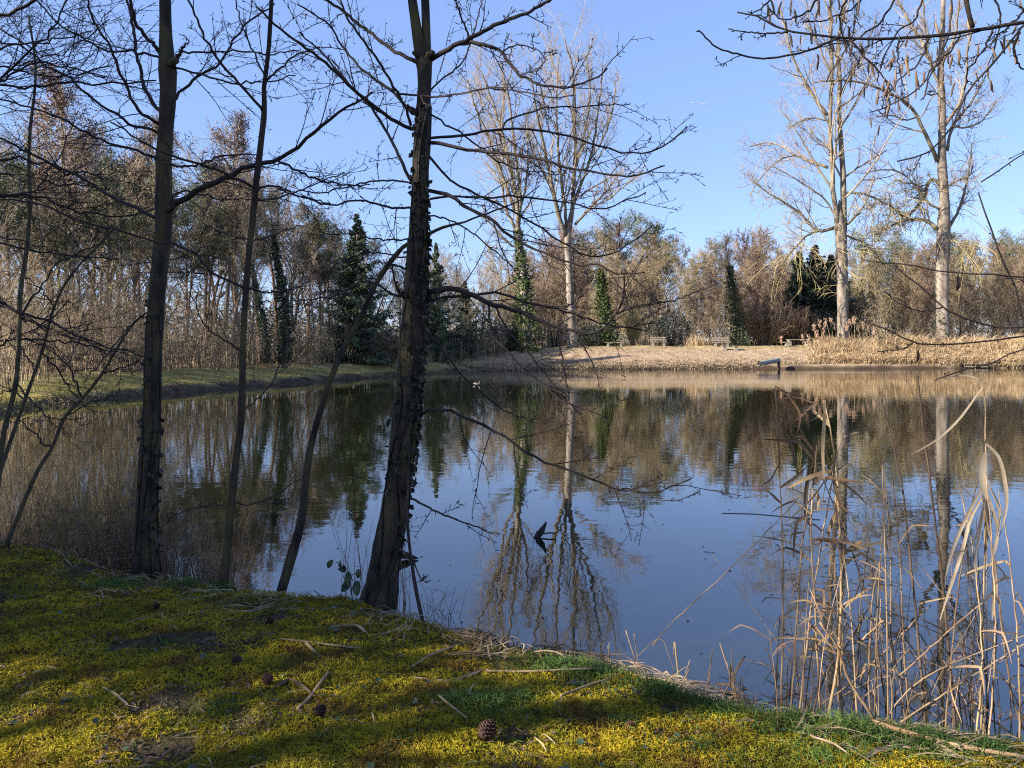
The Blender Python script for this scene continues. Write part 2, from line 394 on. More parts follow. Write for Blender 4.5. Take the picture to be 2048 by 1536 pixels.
even = nt.nodes.new('ShaderNodeMixRGB'); even.inputs[0].default_value = .5; even.inputs[2].default_value = (1.45, 2.2, 4.05, 1)
nt.links.new(sk.outputs[0], tint.inputs[1]); nt.links.new(tint.outputs[0], even.inputs[1]); nt.links.new(even.outputs[0], bg.inputs[0]); bg.inputs[1].default_value = .098
SC.view_settings.view_transform = 'Standard'; SC.view_settings.look = 'None'; SC.view_settings.exposure = 1.42; SC.view_settings.gamma = 1
SC.cycles.use_denoising = False; SC.cycles.filter_width = 1.1; SC.cycles.max_bounces = 6; SC.cycles.diffuse_bounces = 3; SC.cycles.glossy_bounces = 3; SC.cycles.transmission_bounces = 4
SC.cycles.sample_clamp_indirect = 4

# ------------------------------------------------------------------ the ground and the water
ang = np.concatenate([np.linspace(-42, 42, 380, endpoint=False), np.linspace(42, 318, 100, endpoint=False)])*np.pi/180
rad = np.concatenate([[.05], np.geomspace(.8, 9, 180), np.linspace(9.1, 20, 70), np.linspace(20.25, 84, 256), np.geomspace(85, 900, 50)])
RR, AA = np.meshgrid(rad, ang, indexing='ij'); gx, gy = RR*np.sin(AA), RR*np.cos(AA)
g_z = terrain(gx, gy); gd = sdist(gx, gy)
nr, na = RR.shape; idx = np.arange(nr*na).reshape(nr, na); nx = np.roll(idx, -1, axis=1)
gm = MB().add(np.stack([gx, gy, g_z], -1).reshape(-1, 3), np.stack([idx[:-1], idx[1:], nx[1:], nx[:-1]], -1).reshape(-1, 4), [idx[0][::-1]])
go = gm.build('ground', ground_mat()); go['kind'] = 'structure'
wl = sstep(9, 16, gy)
nj = 1.2*(fbm(gx*.8, gy*.8, 21)-.5)
wfar = sstep(-9, 2, gx+3*nj)*sstep(54, 66, gy)
for nm, val in (('left', wl), ('far', wfar), ('mud', 1-sstep(.25, 1.3, gd+1.3*nj)), ('lawn', sstep(5.2, 7.2, gd+nj)),
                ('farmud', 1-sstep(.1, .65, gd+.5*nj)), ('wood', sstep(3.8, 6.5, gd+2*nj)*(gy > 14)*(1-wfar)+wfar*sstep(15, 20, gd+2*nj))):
    at_ = go.data.attributes.new(nm, 'FLOAT', 'POINT'); at_.data.foreach_set('value', np.clip(val, 0, 1).astype(np.float32).ravel())
wv = [(-30,1,WATER),(90,1,WATER),(90,90,WATER),(-30,90,WATER)]
wo = MB().add(wv, [[0,1,2,3]]).build('water', water_mat(), smooth=False); wo['kind'] = 'structure'

exec_parts = []
# ------------------------------------------------------------------ trees of the woods
def tree_lines(h, spread, n1=26, n2=8, n3=6, t0=.3, ang=52, up1=.10, up2=.05, r0=None, twig=.016, lean=0.03, crooked=.035, taper=.62, n4=0):
    r0 = r0 or h*.011
    TP, TR = grow(np.zeros((1, 3)), np.array([[lean*rng.normal(), lean*rng.normal(), 1]]), [h*.97], [r0], [r0*.12], 22, crooked, .02)
    P, d, L, r = kids(TP, TR, n1, t0, .98, ang, 12, spread, taper, .55, .018)
    P1, R1 = grow(P, d, L, r, np.full(len(r), .014), 8, .13, up1)
    P, d, L, r = kids(P1, R1, n2, .15, .98, 42, 14, .55, .5, .6, twig)
    P2, R2 = grow(P, d, L, r, np.full(len(r), twig*.7), 5, .16, up2)
    P, d, L, r = kids(P2, R2, n3, .1, 1, 45, 16, .6, .4, .6, twig*.8)
    P3, R3 = grow(P, d, L, np.full(len(r), twig*.75), np.full(len(r), twig*.5), 4, .2, up2)
    sets = [(TP, TR), (P1, R1), (P2, R2), (P3, R3)]
    if n4:
        P, d, L, r = kids(P3, R3, n4, .1, 1, 45, 18, .6, .4, .6, twig*.6)
        sets.append(grow(P, d, L, np.full(len(r), twig*.6), np.full(len(r), twig*.45), 3, .2, 0))
    return sets

def bare_tree(name, label, cat, group, h, spread, twig_mat='wood_twig', bark='wood_bark', fuzz=None, fuzz_mat='red_twig', trunk_ivy=None, **kw):
    S = tree_lines(h, spread, **kw)
    root = thing(name, label, cat, group=group)
    a = MB(); tubes(a, *S[0], k=8, lump=.05); a.build('trunk', M[bark], root, local=True)
    b = MB(); tubes(b, *S[1], k=5)
    for s in S[2:]: tubes(b, *s, k=3, cap=False)
    b.build('crown', M[twig_mat], root, local=True)
    if fuzz:
        c = MB(); Q = S[-1][0][:, -1]; Q = Q[Q[:, 2] > fuzz[2]*h]
        Q = np.repeat(Q, fuzz[0], 0)+.16*rng.normal(size=(len(Q)*fuzz[0], 3)); leaves(c, Q, fuzz[1]*rng.uniform(.6, 1.3, len(Q)), .5)
        c.build('catkins', M[fuzz_mat], root, local=True)
    if trunk_ivy: ivy_on(S[0][0][0], trunk_ivy[0]*h, trunk_ivy[1]*h, trunk_ivy[2], trunk_ivy[3], root, local=True, mat_=trunk_ivy[4] if len(trunk_ivy) > 4 else 'ivy_far')
    return root

def ivy_on(line, z0, z1, rad0, n, root, size=.26, local=False, mat_='ivy_far', name='ivy'):
    """leaf mantle round a trunk line between two heights"""
    z = z0+(z1-z0)*rng.random(n)**1.15; x = np.interp(z, line[:, 2], line[:, 0]); y = np.interp(z, line[:, 2], line[:, 1])
    a = rng.random(n)*2*np.pi; t = (z-z0)/(z1-z0)
    q = rad0*(1.1-.7*t)*(.15+1.35*fbm(np.cos(a)*1.6+z*.15+4, np.sin(a)*1.6+z*1.1+9, 17))*np.sqrt(rng.random(n))*1.15*np.where(rng.random(n) < .14, 1.7, 1)
    keep = fbm(a*1.1+3, z*.8, 29) > .36; x, y, z, a, q = x[keep], y[keep], z[keep], a[keep], q[keep]; n = len(x)
    C = np.stack([x+q*np.cos(a), y+q*np.sin(a), z], 1)
    b = MB(); leaves(b, C, size*rng.uniform(.6, 1.3, n), .8, .5); return b.build(name, M[mat_], root, local=local)

def pine(name, label, group, h, cr=3.2, t0=.55):
    root = thing(name, label, 'pine tree', group=group)
    TP, TR = grow(np.zeros((1, 3)), np.array([[.03, .02, 1]]), [h*.95], [h*.012], [h*.004], 18, .03, .02)
    a = MB(); tubes(a, TP, TR, 8, lump=.05); P, d, L, r = kids(TP, TR, 28, t0, 1, 68, 16, cr/h, .35, .5, .03)
    P1, R1 = grow(P, d, L, r, np.full(len(r), .02), 6, .15, .07); tubes(a, P1, R1, 4)
    a.build('trunk', M['pine_bark'], root, local=True)
    P, d, L, r = kids(P1, R1, 9, .3, 1, 50, 20, .45, .3, .6, .015); P2, R2 = grow(P, d, L, r, r*.6, 4, .2, .12)
    b = MB(); tubes(b, P2, R2, 3, cap=False)
    C = np.concatenate([P2[:, -1], P2[:, -2]]); m = 20
    C = np.repeat(C, m, 0)+np.repeat(rng.uniform(.18, .34, len(C)), m)[:, None]*rng.normal(size=(len(C)*m, 3))*np.array([1, 1, .55])
    leaves(b, C, .24*rng.uniform(.6, 1.4, len(C)), .28, .3); b.build('crown', M['needle'], root, local=True)
    return root

def spruce(name, label, group, h, rb, dens=1.0, t0=.06, mt='spruce'):
    root = thing(name, label, 'spruce tree', group=group)
    TP, TR = grow(np.zeros((1, 3)), np.array([[0, 0, 1.]]), [h], [h*.016], [.02], 16, .008, 0)
    a = MB(); tubes(a, TP, TR, 8); a.build('trunk', M['pine_bark'], root, local=True)
    nb = int(230*dens); t = t0+(1-t0)*((np.arange(nb)+rng.random(nb))/nb)**1.35; az = rng.random(nb)*2*np.pi
    L = rb*(1-t)**1.02*(1-.22*np.exp(-t*14))*rng.uniform(.5, 1.2, nb)*(1+.16*np.sin(t*60))+.06
    P0 = np.stack([0*t, 0*t, t*h*.985], 1); d = np.stack([np.cos(az), np.sin(az), -.30+.75*t], 1)
    P1, R1 = grow(P0, d, L, .02+.03*(1-t), np.full(nb, .01), 9, .05, .055)
    b = MB(); tubes(b, P1, R1, 3, cap=False)
    m = 50; bi = np.repeat(np.arange(nb), m); u = .08+.92*rng.random(nb*m); x = u*8; i = np.minimum(x.astype(int), 7); f = (x-i)[:, None]
    C = P1[bi, i]*(1-f)+P1[bi, i+1]*f; tan = nrm(P1[bi, i+1]-P1[bi, i]); side = nrm(np.cross(tan, np.array([0, 0, 1.])))
    sg = rng.choice([-1, 1], len(C))[:, None]; w_ = (L[bi]*.20*(1-u*.6))[:, None]*rng.random((len(C), 1))
    C = C+side*sg*w_; C[:, 2] -= .10*rng.random(len(C))+.35*w_[:, 0]
    dd = tan*.6+side*sg*.55; dd[:, 2] -= .55
    blades(b, C, dd+.25*rng.normal(size=dd.shape), (.20+.32*(1-t[bi]))*rng.uniform(.6, 1.35, len(C)), .11, .35)
    b.build('crown', M[mt], root, local=True)
    return root

def bush(name, label, cat, rx, ry, h, n, mt='evergreen', size=.22, group=None):
    root = thing(name, label, cat, group=group)
    az = rng.random(14)*6.28; P, r = grow(np.stack([.2*np.cos(az), .2*np.sin(az), 0*az], 1), np.stack([.3*np.cos(az), .3*np.sin(az), 1+0*az], 1), np.full(14, h*.75), np.full(14, .05), np.full(14, .015), 6, .12, .05)
    a = MB(); tubes(a, P, r, 4); a.build('stem', M['wood_bark'], root, local=True)
    d = rdir(n); q = rng.random(n)**.28*(.72+.5*fbm(d[:, 0]*2.2+5, d[:, 2]*2.2+d[:, 1]*1.7+9, 31))
    C = d*q[:, None]*np.array([rx, ry, h*.55]); C[:, 2] += h*.5; C = C[C[:, 2] > 0]
    b = MB(); leaves(b, C, size*rng.uniform(.5, 1.4, len(C)), .6, .3); b.build('crown', M[mt], root, local=True)
    return root

def twig_bush(name, label, h, w_, n, mt, bark, group=None, ang=.55):
    root = thing(name, label, 'shrub', group=group)
    az = rng.random(n)*6.28; q = rng.random(n)
    P, r = grow(np.stack([.25*q*np.cos(az), .25*q*np.sin(az), 0*az], 1), np.stack([ang*q*np.cos(az), ang*q*np.sin(az), 1+0*az], 1), h*rng.uniform(.6, 1, n), np.full(n, .03), np.full(n, .012), 8, .07, .02)
    a = MB(); tubes(a, P, r, 4, cap=False); a.build('stem', M[bark], root, local=True)
    K = kids(P, r, 8, .2, 1, 32, 12, .45, .4, .6, .013); P1, R1 = grow(K[0], K[1], K[2], K[3], K[3]*.6, 5, .12, .05)
    K = kids(P1, R1, 5, .1, 1, 35, 12, .5, .4, .7, .011); P2, R2 = grow(K[0], K[1], K[2], K[3], K[3]*.7, 3, .12, .05)
    b = MB(); tubes(b, P1, R1, 3, cap=False); tubes(b, P2, R2, 3, cap=False); b.build('crown', M[mt], root, local=True)
    return root

BANK = ([-400,0,100,300,480,620,800,900,1000,1150,2048,2500], [19,22.5,26,32.5,38.5,45,54,61,67,70,75,80])
bank_d = lambda px: float(np.interp(px, *BANK))
SKY = ([-300,0,60,130,190,240,290,340,400,450,500,540,600,640,690,760,850,950,1050,1120,1200,1250,1300,1350,1400,1440,1480,1540,1600,1660,1740,1800,1880,1960,2048,2300],
       [230,260,215,160,205,300,240,235,290,240,265,335,335,390,440,470,480,500,490,465,450,455,470,480,475,500,475,470,500,505,478,495,485,480,465,450])
sky_y = lambda px: float(np.interp(px, *SKY))
def spot(px, d):
    x = (px-CX)/F*d; return (x, d, gz(x, d)-.05)
def hfor(px, d, ytop, loc): return CAMZ-(ytop-HY)/F*d-loc[2]

used = set()
def place(protos, key, px, d, ytop, label=None, group=None):
    """the first time moves the tree itself, then copies of it"""
    root, h0 = protos[key]; loc = spot(px, d); s = hfor(px, d, ytop, loc)/h0
    if root.name not in used:
        used.add(root.name); root.location = loc; root.rotation_euler = (0, 0, rng.random()*6.28); root.scale = (s, s, s)
        if label: root['label'] = label
        if group: root['group'] = group
        return root
    return copy_tree(root, loc, rng.random()*6.28, s*rng.uniform(.9, 1.1), label, group, sz=s)

LW, FW = 'bare trees of the left wood', 'bare trees of the wood behind the far lawn'
LWl, FWl = 'bare brown tree, one of many in the thick wood along the left bank', 'bare brown tree in the sunlit wood behind the far lawn'
A_, B_ = {}, {}
for k in range(3):
    A_[k] = (bare_tree('bare_tree', LWl, 'tree', LW, 16, .25, n1=22+3*k, n2=7, n3=5, t0=.34, twig=.017, crooked=.06, r0=.15), 16)
A_[3] = (bare_tree('bare_tree', LWl, 'tree', LW, 16, .20, n1=24, n2=6, n3=5, t0=.3, ang=40, twig=.016, up1=.16, crooked=.07, r0=.13), 16)
for k in range(3):
    B_[k] = (bare_tree('bare_tree', FWl, 'tree', FW, 14, .36, n1=34, n2=9, n3=7, t0=.12, ang=50, twig=.026, up1=.12, crooked=.04), 14)
B_[3] = (bare_tree('bare_tree', FWl, 'tree', FW, 14, .33, twig_mat='red_twig', n1=40, n2=9, n3=8, t0=.10, ang=46, twig=.026, up1=.13), 14)
PL, PLl = 'pines of the left wood', 'tall pine with a green tuft crown among the bare trees on the left'
PF, PFl = 'pines behind the far wood', 'dark green pine crown rising behind the brown trees across the pond'
pl = {k: (pine('pine_tree', PLl, PL, 18, 3.4, .55), 18) for k in range(2)}
pf = {k: (pine('pine_tree', PFl, PF, 15, 4.2, .35), 15) for k in range(2)}

# left wood: five loose rows behind the mossy bank
for row, (off, step, lo, hi) in enumerate(((6, 120, .40, .75), (10, 105, .5, .9), (15, 95, .7, 1.0), (22, 78, .8, 1.0), (31, 72, .8, 1.0), (40, 72, .85, 1.0))):
    px = (-210 if row > 1 else -40)+rng.random()*40
    while px < 1010:
        d = bank_d(px)+off+rng.uniform(-1.5, 1.5)+(1.5 if px < 150 else 0); f = rng.uniform(lo, hi)
        if px > 820: f *= .93
        yt = HY-(HY-sky_y(px))*f
        if not ((row == 0 and 630 < px < 830) or (row < 2 and 520 < px < 590)): place(A_, int(rng.integers(4)), px, d, yt)
        px += step*rng.uniform(.6, 1.4)
for px, off, yt in ((330,30,330),(480,30,345),(560,30,370),(180,26,310),(660,32,455),(725,30,475),(640,18,440),(285,24,340),(375,14,440),(520,18,400),(615,26,425),(30,14,330),(95,20,330),(205,12,365),(255,20,345),(410,24,360),(440,14,410),(-60,12,250),(150,14,400)):
    place(pl, int(rng.integers(2)), px, bank_d(px)+off, yt)
# wood behind the far lawn
for row, (d0, step, lo, hi) in enumerate(((87, 66, .5, .78), (93, 60, .72, .95), (100, 56, .85, 1.0), (110, 56, .92, 1.05))):
    px = 1015+rng.random()*40
    while px < 2330:
        f = rng.uniform(lo, hi); yt = HY-(HY-sky_y(px))*f
        if not (row == 0 and (1540 < px < 1710 or 1310 < px < 1390 or 1090 < px < 1140)):
            place(B_, int(rng.integers(4)), px, d0+rng.uniform(-2, 2)+max(0, px-1750)*.012, yt)
        px += step*rng.uniform(.6, 1.4)
for px, d, yt in ((1175,110,470),(1290,112,462),(1318,106,455),(1425,114,490),(1735,108,468),(1775,112,490),(1830,114,485),(1905,112,470),(1985,116,490),(2050,110,480),(1130,118,480),(1225,116,445)):
    place(pf, int(rng.integers(2)), px, d, yt)
for px, off, yt in ((800,24,500),(825,20,490),(850,26,478),(880,22,500),(905,18,520),(930,26,490),(955,20,505),(985,24,490),(1005,18,520),(640,26,420),(670,22,440),(760,24,470)):
    place(A_, int(rng.integers(4)), px, bank_d(px)+off, yt)
# single trees the photo picks out
o1 = bare_tree('alder_tree', 'tall alder with rusty crown, topmost tree at the left of the skyline', 'tree', None, 18, .22, n1=40, n2=9, n3=6, t0=.4, ang=50, fuzz=(3, .16, .5), fuzz_mat='red_twig', twig=.018)
o1.location = l = spot(128, 43); s = hfor(128, 43, 150, l)/18; o1.scale = (s,)*3
copy_tree(o1, spot(452, 56), 2.2, hfor(452, 56, 236, spot(452, 56))/18, 'alder with rusty double crown between the two dark foreground trunks on the left')
copy_tree(o1, spot(318, 55), 4.0, hfor(318, 55, 228, spot(318, 55))/18, 'alder with rusty crown showing behind the mossy left foreground trunk')
o2 = spruce('spruce_tree', 'big dark spruce on the left bank left of the central trunk', None, 12.5, 4.6)
o2.location = l = spot(714, 57.5); s = hfor(714, 57.5, 424, l)/12.5; o2.scale = (s,)*3
copy_tree(o2, spot(872, 67), 1.5, .62*hfor(872, 67, 482, spot(872, 67))/12.5, 'smaller dark spruce half hidden behind the central ivy clad trunk', sz=hfor(872, 67, 482, spot(872, 67))/12.5)
copy_tree(o2, spot(930, 72), 3.5, hfor(930, 72, 560, spot(930, 72))/12.5, 'low spruce right of the central trunk near the dark shed')
cf = spruce('spruce_tree', 'dark narrow conifer left of the dark evergreen clump on the far lawn', None, 10, 5.2, 1.2, t0=.0, mt='evergreen')
cf.location = l = spot(1563, 95); s = hfor(1563, 95, 525, l)/10; cf.scale = (s,)*3
for px, d, yt, lb in ((1598,93,545,'dark conifer second from left in the evergreen clump left of the big poplar'),(1630,94,535,'tallest dark conifer in the evergreen clump left of the big poplar'),(1662,92,550,'dark conifer touching the left side of the big poplar trunk')):
    copy_tree(cf, spot(px, d), rng.random()*6, hfor(px, d, yt, spot(px, d))/10*1.3, lb)
for px, d, w_, h, lb in ((1342,84,2.6,3.4,'dark round evergreen bush behind the second bench from the left'),(1640,88,3.2,4.2,'dark evergreen bush under the conifers left of the big poplar'),(1585,88,2.4,3.0,'dark evergreen bush behind the picnic table'),(1180,84,2.2,2.2,'low green bush left of the bright ivy column'),(960,76,2.6,3.6,'dark green bush left of the dark shed'),(1000,82,2.2,3.0,'dark green bush beside the dark shed door'),(885,70,2.4,2.6,'low dark bush right behind the central trunk')):
    b_ = bush('evergreen_bush', lb, 'bush', w_, w_*.8, h, 5200, size=.14); b_.location = spot(px, d)
tb = twig_bush('bare_shrub', 'pale fan shaped bare shrub right of the bright ivy column', 4.6, 2, 60, 'poplar_shoot', 'wood_twig'); tb.location = spot(1266, 81); tb.scale = (.8, .8, .85)
rb = twig_bush('bare_shrub', 'low reddish bare shrub right of the big spruce', 2.6, 2, 70, 'red_twig', 'wood_twig', ang=.9); rb.location = spot(778, 58)
copy_tree(rb, spot(748, 57), 1.0, 1.0, 'smaller reddish bare shrub at the foot of the big spruce')
copy_tree(rb, spot(1530, 87), 1.5, 2.0, 'tall reddish brown shrub between ivy column and dark conifers')
copy_tree(rb, spot(1590, 87.5), 2.5, 1.6, 'reddish brown shrub spreading in front of the dark conifers')
# ivy trees
iv = bare_tree('ivy_tree', 'two stemmed tree wrapped in dark green ivy left of the big spruce', 'tree', None, 17, .2, n1=16, n2=7, n3=5, t0=.55, ang=35, up1=.2, trunk_ivy=(.03, .66, .68, 2400, 'ivy_dull'), crooked=.05)
iv.location = l = spot(568, 47.5); s = hfor(568, 47.5, 335, l)/17; iv.scale = (s,)*3
c = copy_tree(iv, spot(535, 47), 2, hfor(535, 47, 400, spot(535, 47))/17*.8, 'thinner leaning ivy clad tree left of the dark ivy tree', sz=hfor(535, 47, 400, spot(535, 47))/17); c.rotation_euler = (0, -.10, 0)
iv2 = bare_tree('ivy_tree', 'tree wrapped in bright green ivy behind the leftmost bench', 'tree', None, 14, .25, n1=16, n2=7, n3=5, t0=.5, ang=40, up1=.15, trunk_ivy=(.0, .64, 1.15, 3800), crooked=.03)
iv2.location = l = spot(1221, 84); s = hfor(1221, 84, 452, l)/14; iv2.scale = (s,)*3
iv3 = bare_tree('ivy_tree', 'tree wrapped in dull green ivy right of the middle bench', 'tree', None, 14, .28, n1=22, n2=8, n3=6, t0=.55, ang=48, up1=.08, trunk_ivy=(.0, .72, 1.15, 3000, 'ivy_dull'), crooked=.02)
iv3.location = l = spot(1480, 85); s = hfor(1480, 85, 468, l)/14; iv3.scale = (s,)*3

# ------------------------------------------------------------------ the four great poplars, limbs taken from the photo
def poplar(label, d, base, trunk, limbs, twigs=(12, 7, 5), shoots=0, ivy=None, spread=.42):
    root = thing('poplar_tree', label, 'tree', tuple(base))
    T, r = trunk_line(trunk, d, d, 30); T[0] = base-np.array([0, 0, .3])
    t = MB(); tubes(t, T[None], r[None], 12, lump=.04); t.build('trunk', M['poplar_bark'], root)
    Ps, Rs = [], []
    for l in limbs:
        pts, w0, w1 = l[0], l[1], l[2]; dd = rng.uniform(-5, 5)
        P, q = limb(pts, d, d+dd, w0, w1, 18, .03); Ps.append(P); Rs.append(q)
    P0, R0 = np.array(Ps), np.maximum(np.array(Rs), .03)
    a = MB(); tubes(a, P0, R0, 6, lump=.05); a.build('limb', M['poplar_limb'], root)
    K = kids(P0, R0, twigs[0], .12, 1, 38, 12, spread, .45, .45, .02); P1, R1 = grow(K[0], K[1], K[2], K[3], np.full(len(K[3]), .011), 9, .11, .09)
    K = kids(P1, R1, twigs[1], .1, 1, 40, 14, .45, .4, .6, .013); P2, R2 = grow(K[0], K[1], K[2], K[3], K[3]*.6, 5, .15, .07)
    K = kids(P2, R2, twigs[2], .1, 1, 42, 15, .55, .3, .7, .012); P3, R3 = grow(K[0], K[1], K[2], K[3]*.75, K[3]*.5, 3, .2, .05)
    b = MB(); tubes(b, P1, R1, 4, cap=False); tubes(b, P2, R2, 3, cap=False); tubes(b, P3, R3, 3, cap=False)
    Q = P3[rng.random(len(P3)) < .45][:, -1]; leaves(b, Q, .10, .5)
    b.build('crown', M['poplar_twig'], root)
    if shoots:
        sel = P0[np.array([l[3] if len(l) > 3 else 0 for l in limbs], bool)]; sr = np.full(sel.shape[:2], .05)
        sel = np.concatenate([sel, np.stack([T[9:9+18]])]) ; sr = np.full(sel.shape[:2], .05)
        K = kids(sel, sr, shoots, .1, 1, 75, 20, .30, .3, .5, .03); P1, R1 = grow(K[0], K[1], rng.uniform(1.2, 5.5, len(K[2])), K[3], K[3]*.6, 8, .14, -.16)
        K = kids(P1, R1, 5, .2, 1, 45, 15, .4, .3, .7, .02); P2, R2 = grow(K[0], K[1], K[2], K[3], K[3]*.6, 5, .2, -.12)
        c_ = MB(); tubes(c_, P1, R1, 4, cap=False); tubes(c_, P2, R2, 3, cap=False); c_.build('drooping_shoots', M['poplar_shoot'], root)
    if ivy: ivy_on(T, *ivy, root)
    return root
b0 = np.array(spot(1056, 76)); b1 = np.array(spot(1147, 77)); b2 = np.array(spot(1688, 79)); b3 = np.array(spot(1886, 82))
poplar('pale poplar with ivy covered lower trunk, left of the bare trunked one', 76, b0, [(1056,715,20),(1052,640,17),(1047,570,15),(1041,510,14),(1037,470,12),(1035,440,8),(1034,405,3)],
       [([(1037,480),(1035,420),(1025,350),(1010,290),(990,220),(965,150)],10,3),([(1030,420),(1000,340),(975,270),(950,215),(935,160)],8,2.5),([(1037,450),(1040,390),(1030,300),(1018,200),(1000,125)],8,2.5),
        ([(1037,470),(1022,440),(1008,400),(1000,330),(990,270)],7,2.5),([(1036,430),(1050,380),(1056,310),(1050,240)],5,2),([(1020,340),(1000,270),(1010,190),(1030,120)],5,2),([(1005,280),(985,240),(960,190),(955,130)],4,2),([(1040,500),(1010,480),(985,450),(960,430)],5,2)],
       (13, 7, 5), ivy=(gz(*b0[:2])-.2, 13.2, 1.15, 4200))
poplar('tall pale poplar with bare forked trunk, centre of the far bank', 77, b1, [(1147,710,22),(1143,650,18),(1140,580,15.5),(1137,520,14),(1136,470,14),(1138,450,9),(1140,425,3)],
       [([(1134,475),(1122,445),(1110,400),(1100,350),(1085,280),(1073,215),(1060,150)],11,3),([(1138,465),(1145,420),(1147,370),(1151,310),(1150,230),(1146,150),(1128,75)],11,3),([(1150,450),(1168,428),(1190,405),(1215,380),(1240,345)],6,2),
        ([(1146,410),(1165,360),(1185,300),(1197,220),(1205,130)],7,2),([(1134,455),(1128,400),(1118,310),(1113,210),(1118,110)],8,2.5),([(1110,400),(1090,350),(1065,300),(1050,250)],5,2),([(1150,330),(1170,260),(1180,190),(1172,110)],5,2),
        ([(1150,260),(1135,200),(1110,140),(1095,90)],4,2),([(1180,320),(1205,280),(1225,220),(1232,160)],4,2),([(1185,410),(1215,400),(1250,370),(1275,350)],3.5,2)],
       (13, 7, 5))
poplar('great poplar with twin stems and drooping yellow shoots, behind the plumed reeds', 79, b2, [(1688,700,25),(1686,640,22),(1685,580,21),(1684,520,21.5),(1682,470,21),(1680,445,17),(1679,420,9),(1679,400,3)],
       [([(1677,470),(1668,400),(1661,285),(1661,221),(1664,127),(1661,63),(1660,-40)],11,6),([(1688,465),(1686,380),(1682,285),(1678,221),(1680,158),(1675,95),(1686,32),(1690,-40)],12,6),
        ([(1668,456),(1634,462),(1615,443),(1590,418),(1542,389),(1500,358)],7,2.5,1),([(1640,461),(1612,472),(1590,495),(1570,520)],5,3,1),([(1656,335),(1631,326),(1590,310),(1568,294),(1536,285),(1495,294)],7,2),
        ([(1655,231),(1634,203),(1615,171),(1590,127),(1577,82),(1558,10)],7,3),([(1653,241),(1630,236),(1606,240),(1577,256)],3.5,2),([(1662,375),(1640,342),(1615,300),(1585,250),(1560,220)],5,2),
        ([(1694,449),(1716,427),(1735,396),(1750,350)],5,2),([(1690,354),(1716,335),(1745,318),(1773,300)],4,2),([(1694,385),(1732,389),(1773,408),(1805,430)],5,3,1),([(1682,190),(1704,142),(1729,104),(1752,40)],6,2.5),
        ([(1675,440),(1650,400),(1610,370),(1560,340),(1530,330)],4,2),([(1663,150),(1640,100),(1620,50),(1610,-20)],5,2),([(1680,120),(1705,70),(1715,10)],4,2),([(1690,470),(1715,480),(1745,500),(1765,530)],4,2,1),([(1590,310),(1560,320),(1525,350),(1500,390)],3,2)],
       (11, 7, 5), shoots=26)
poplar('great poplar with ivy patch on its trunk and arching limbs, right of the far bank', 82, b3, [(1886,690,25),(1885,620,24),(1884,560,24),(1886,500,24),(1887,450,24),(1889,400,18),(1884,330,17),(1884,285,14),(1884,206,14),(1881,158,12),(1884,79,10),(1888,-40,7)],
       [([(1875,458),(1849,440),(1811,440),(1780,453),(1748,470)],9,4,1),([(1882,373),(1868,358),(1856,367),(1849,392),(1824,424),(1800,432)],8,5,1),([(1875,323),(1853,275),(1834,234),(1818,209),(1780,187),(1732,168),(1685,160),(1628,165)],9,3),
        ([(1868,142),(1843,82),(1821,47),(1789,-10)],8,4),([(1894,301),(1906,253),(1944,203),(1972,150)],7,3),([(1888,253),(1919,206),(1932,158),(1935,100),(1950,40)],7,3),([(1897,455),(1916,424),(1930,380),(1940,330),(1944,285)],7,2.5,1),
        ([(1892,375),(1915,360),(1940,350),(1945,330)],4,2),([(1884,180),(1862,130),(1850,60),(1845,-20)],6,3),([(1886,120),(1910,70),(1920,-10)],6,3),([(1882,420),(1850,400),(1810,350),(1770,340),(1730,345)],5,2),([(1834,234),(1810,240),(1780,230),(1750,235)],3.5,2),
        ([(1811,440),(1790,420),(1765,405),(1740,410)],4,2,1),([(1849,392),(1830,370),(1790,360)],4,2,1),([(1906,253),(1935,255),(1965,240),(1995,200)],4,2),([(1890,470),(1925,490),(1960,520)],4,3,1)],
       (11, 7, 5), shoots=20, ivy=(3.0, 10.2, .62, 900))
p4 = bare_tree('poplar_tree', 'bare poplar with fine twigs cut off by the right edge of the photo', 'tree', None, 30, .22, twig_mat='poplar_twig', bark='poplar_bark', n1=40, n2=10, n3=8, t0=.3, ang=40, up1=.16, twig=.022)
p4.location = spot(2105, 84)

# ------------------------------------------------------------------ undergrowth, far grasses
def stems_on(px, d, h, mb, r0, nk, wob=.05):
    x = (px-CX)/F*d; z = terrain(x, d)-.05; n = len(px)
    P0 = np.stack([x, d, z], 1); D0 = np.stack([.10*rng.normal(size=n), .10*rng.normal(size=n), np.ones(n)], 1)
    P, r = grow(P0, D0, h, r0, r0*.35, 7, wob, .02); tubes(mb, P, r, 3, cap=False)
    if nk:
        K = kids(P, r, nk, .15, 1, 40, 14, .33, .3, .6, .008); P1, R1 = grow(K[0], K[1], K[2], K[3], K[3]*.6, 4, .14, .05); tubes(mb, P1, R1, 3, cap=False)
        K = kids(P1, R1, 3, .2, 1, 40, 14, .5, .3, .7, .007); P2, R2 = grow(K[0], K[1], K[2], K[3], K[3]*.7, 3, .14, .03); tubes(mb, P2, R2, 3, cap=False)
u = MB()
n = 1250; px = rng.uniform(-40, 1010, n); d = np.array([bank_d(p) for p in px])+4.5+9*rng.random(n)**1.3
k_ = ~((px > 640) & (px < 800) & (d < np.array([bank_d(p) for p in px])+6)); px, d = px[k_], d[k_]; n = len(px)
off = d-np.array([bank_d(p) for p in px]); stems_on(px, d, (rng.uniform(.8, 2.6, n)+.42*(off-4)*rng.uniform(.4, 1.2, n))*np.where(px > 780, .6, 1), u, rng.uniform(.010, .028, n), 6)
put(u.build('undergrowth', M['thicket']), 'thicket of thin bare stems under the left wood', 'undergrowth', kind='stuff')
u = MB(); n = 1300; px = rng.uniform(1010, 2330, n); d = 86+14*rng.random(n)
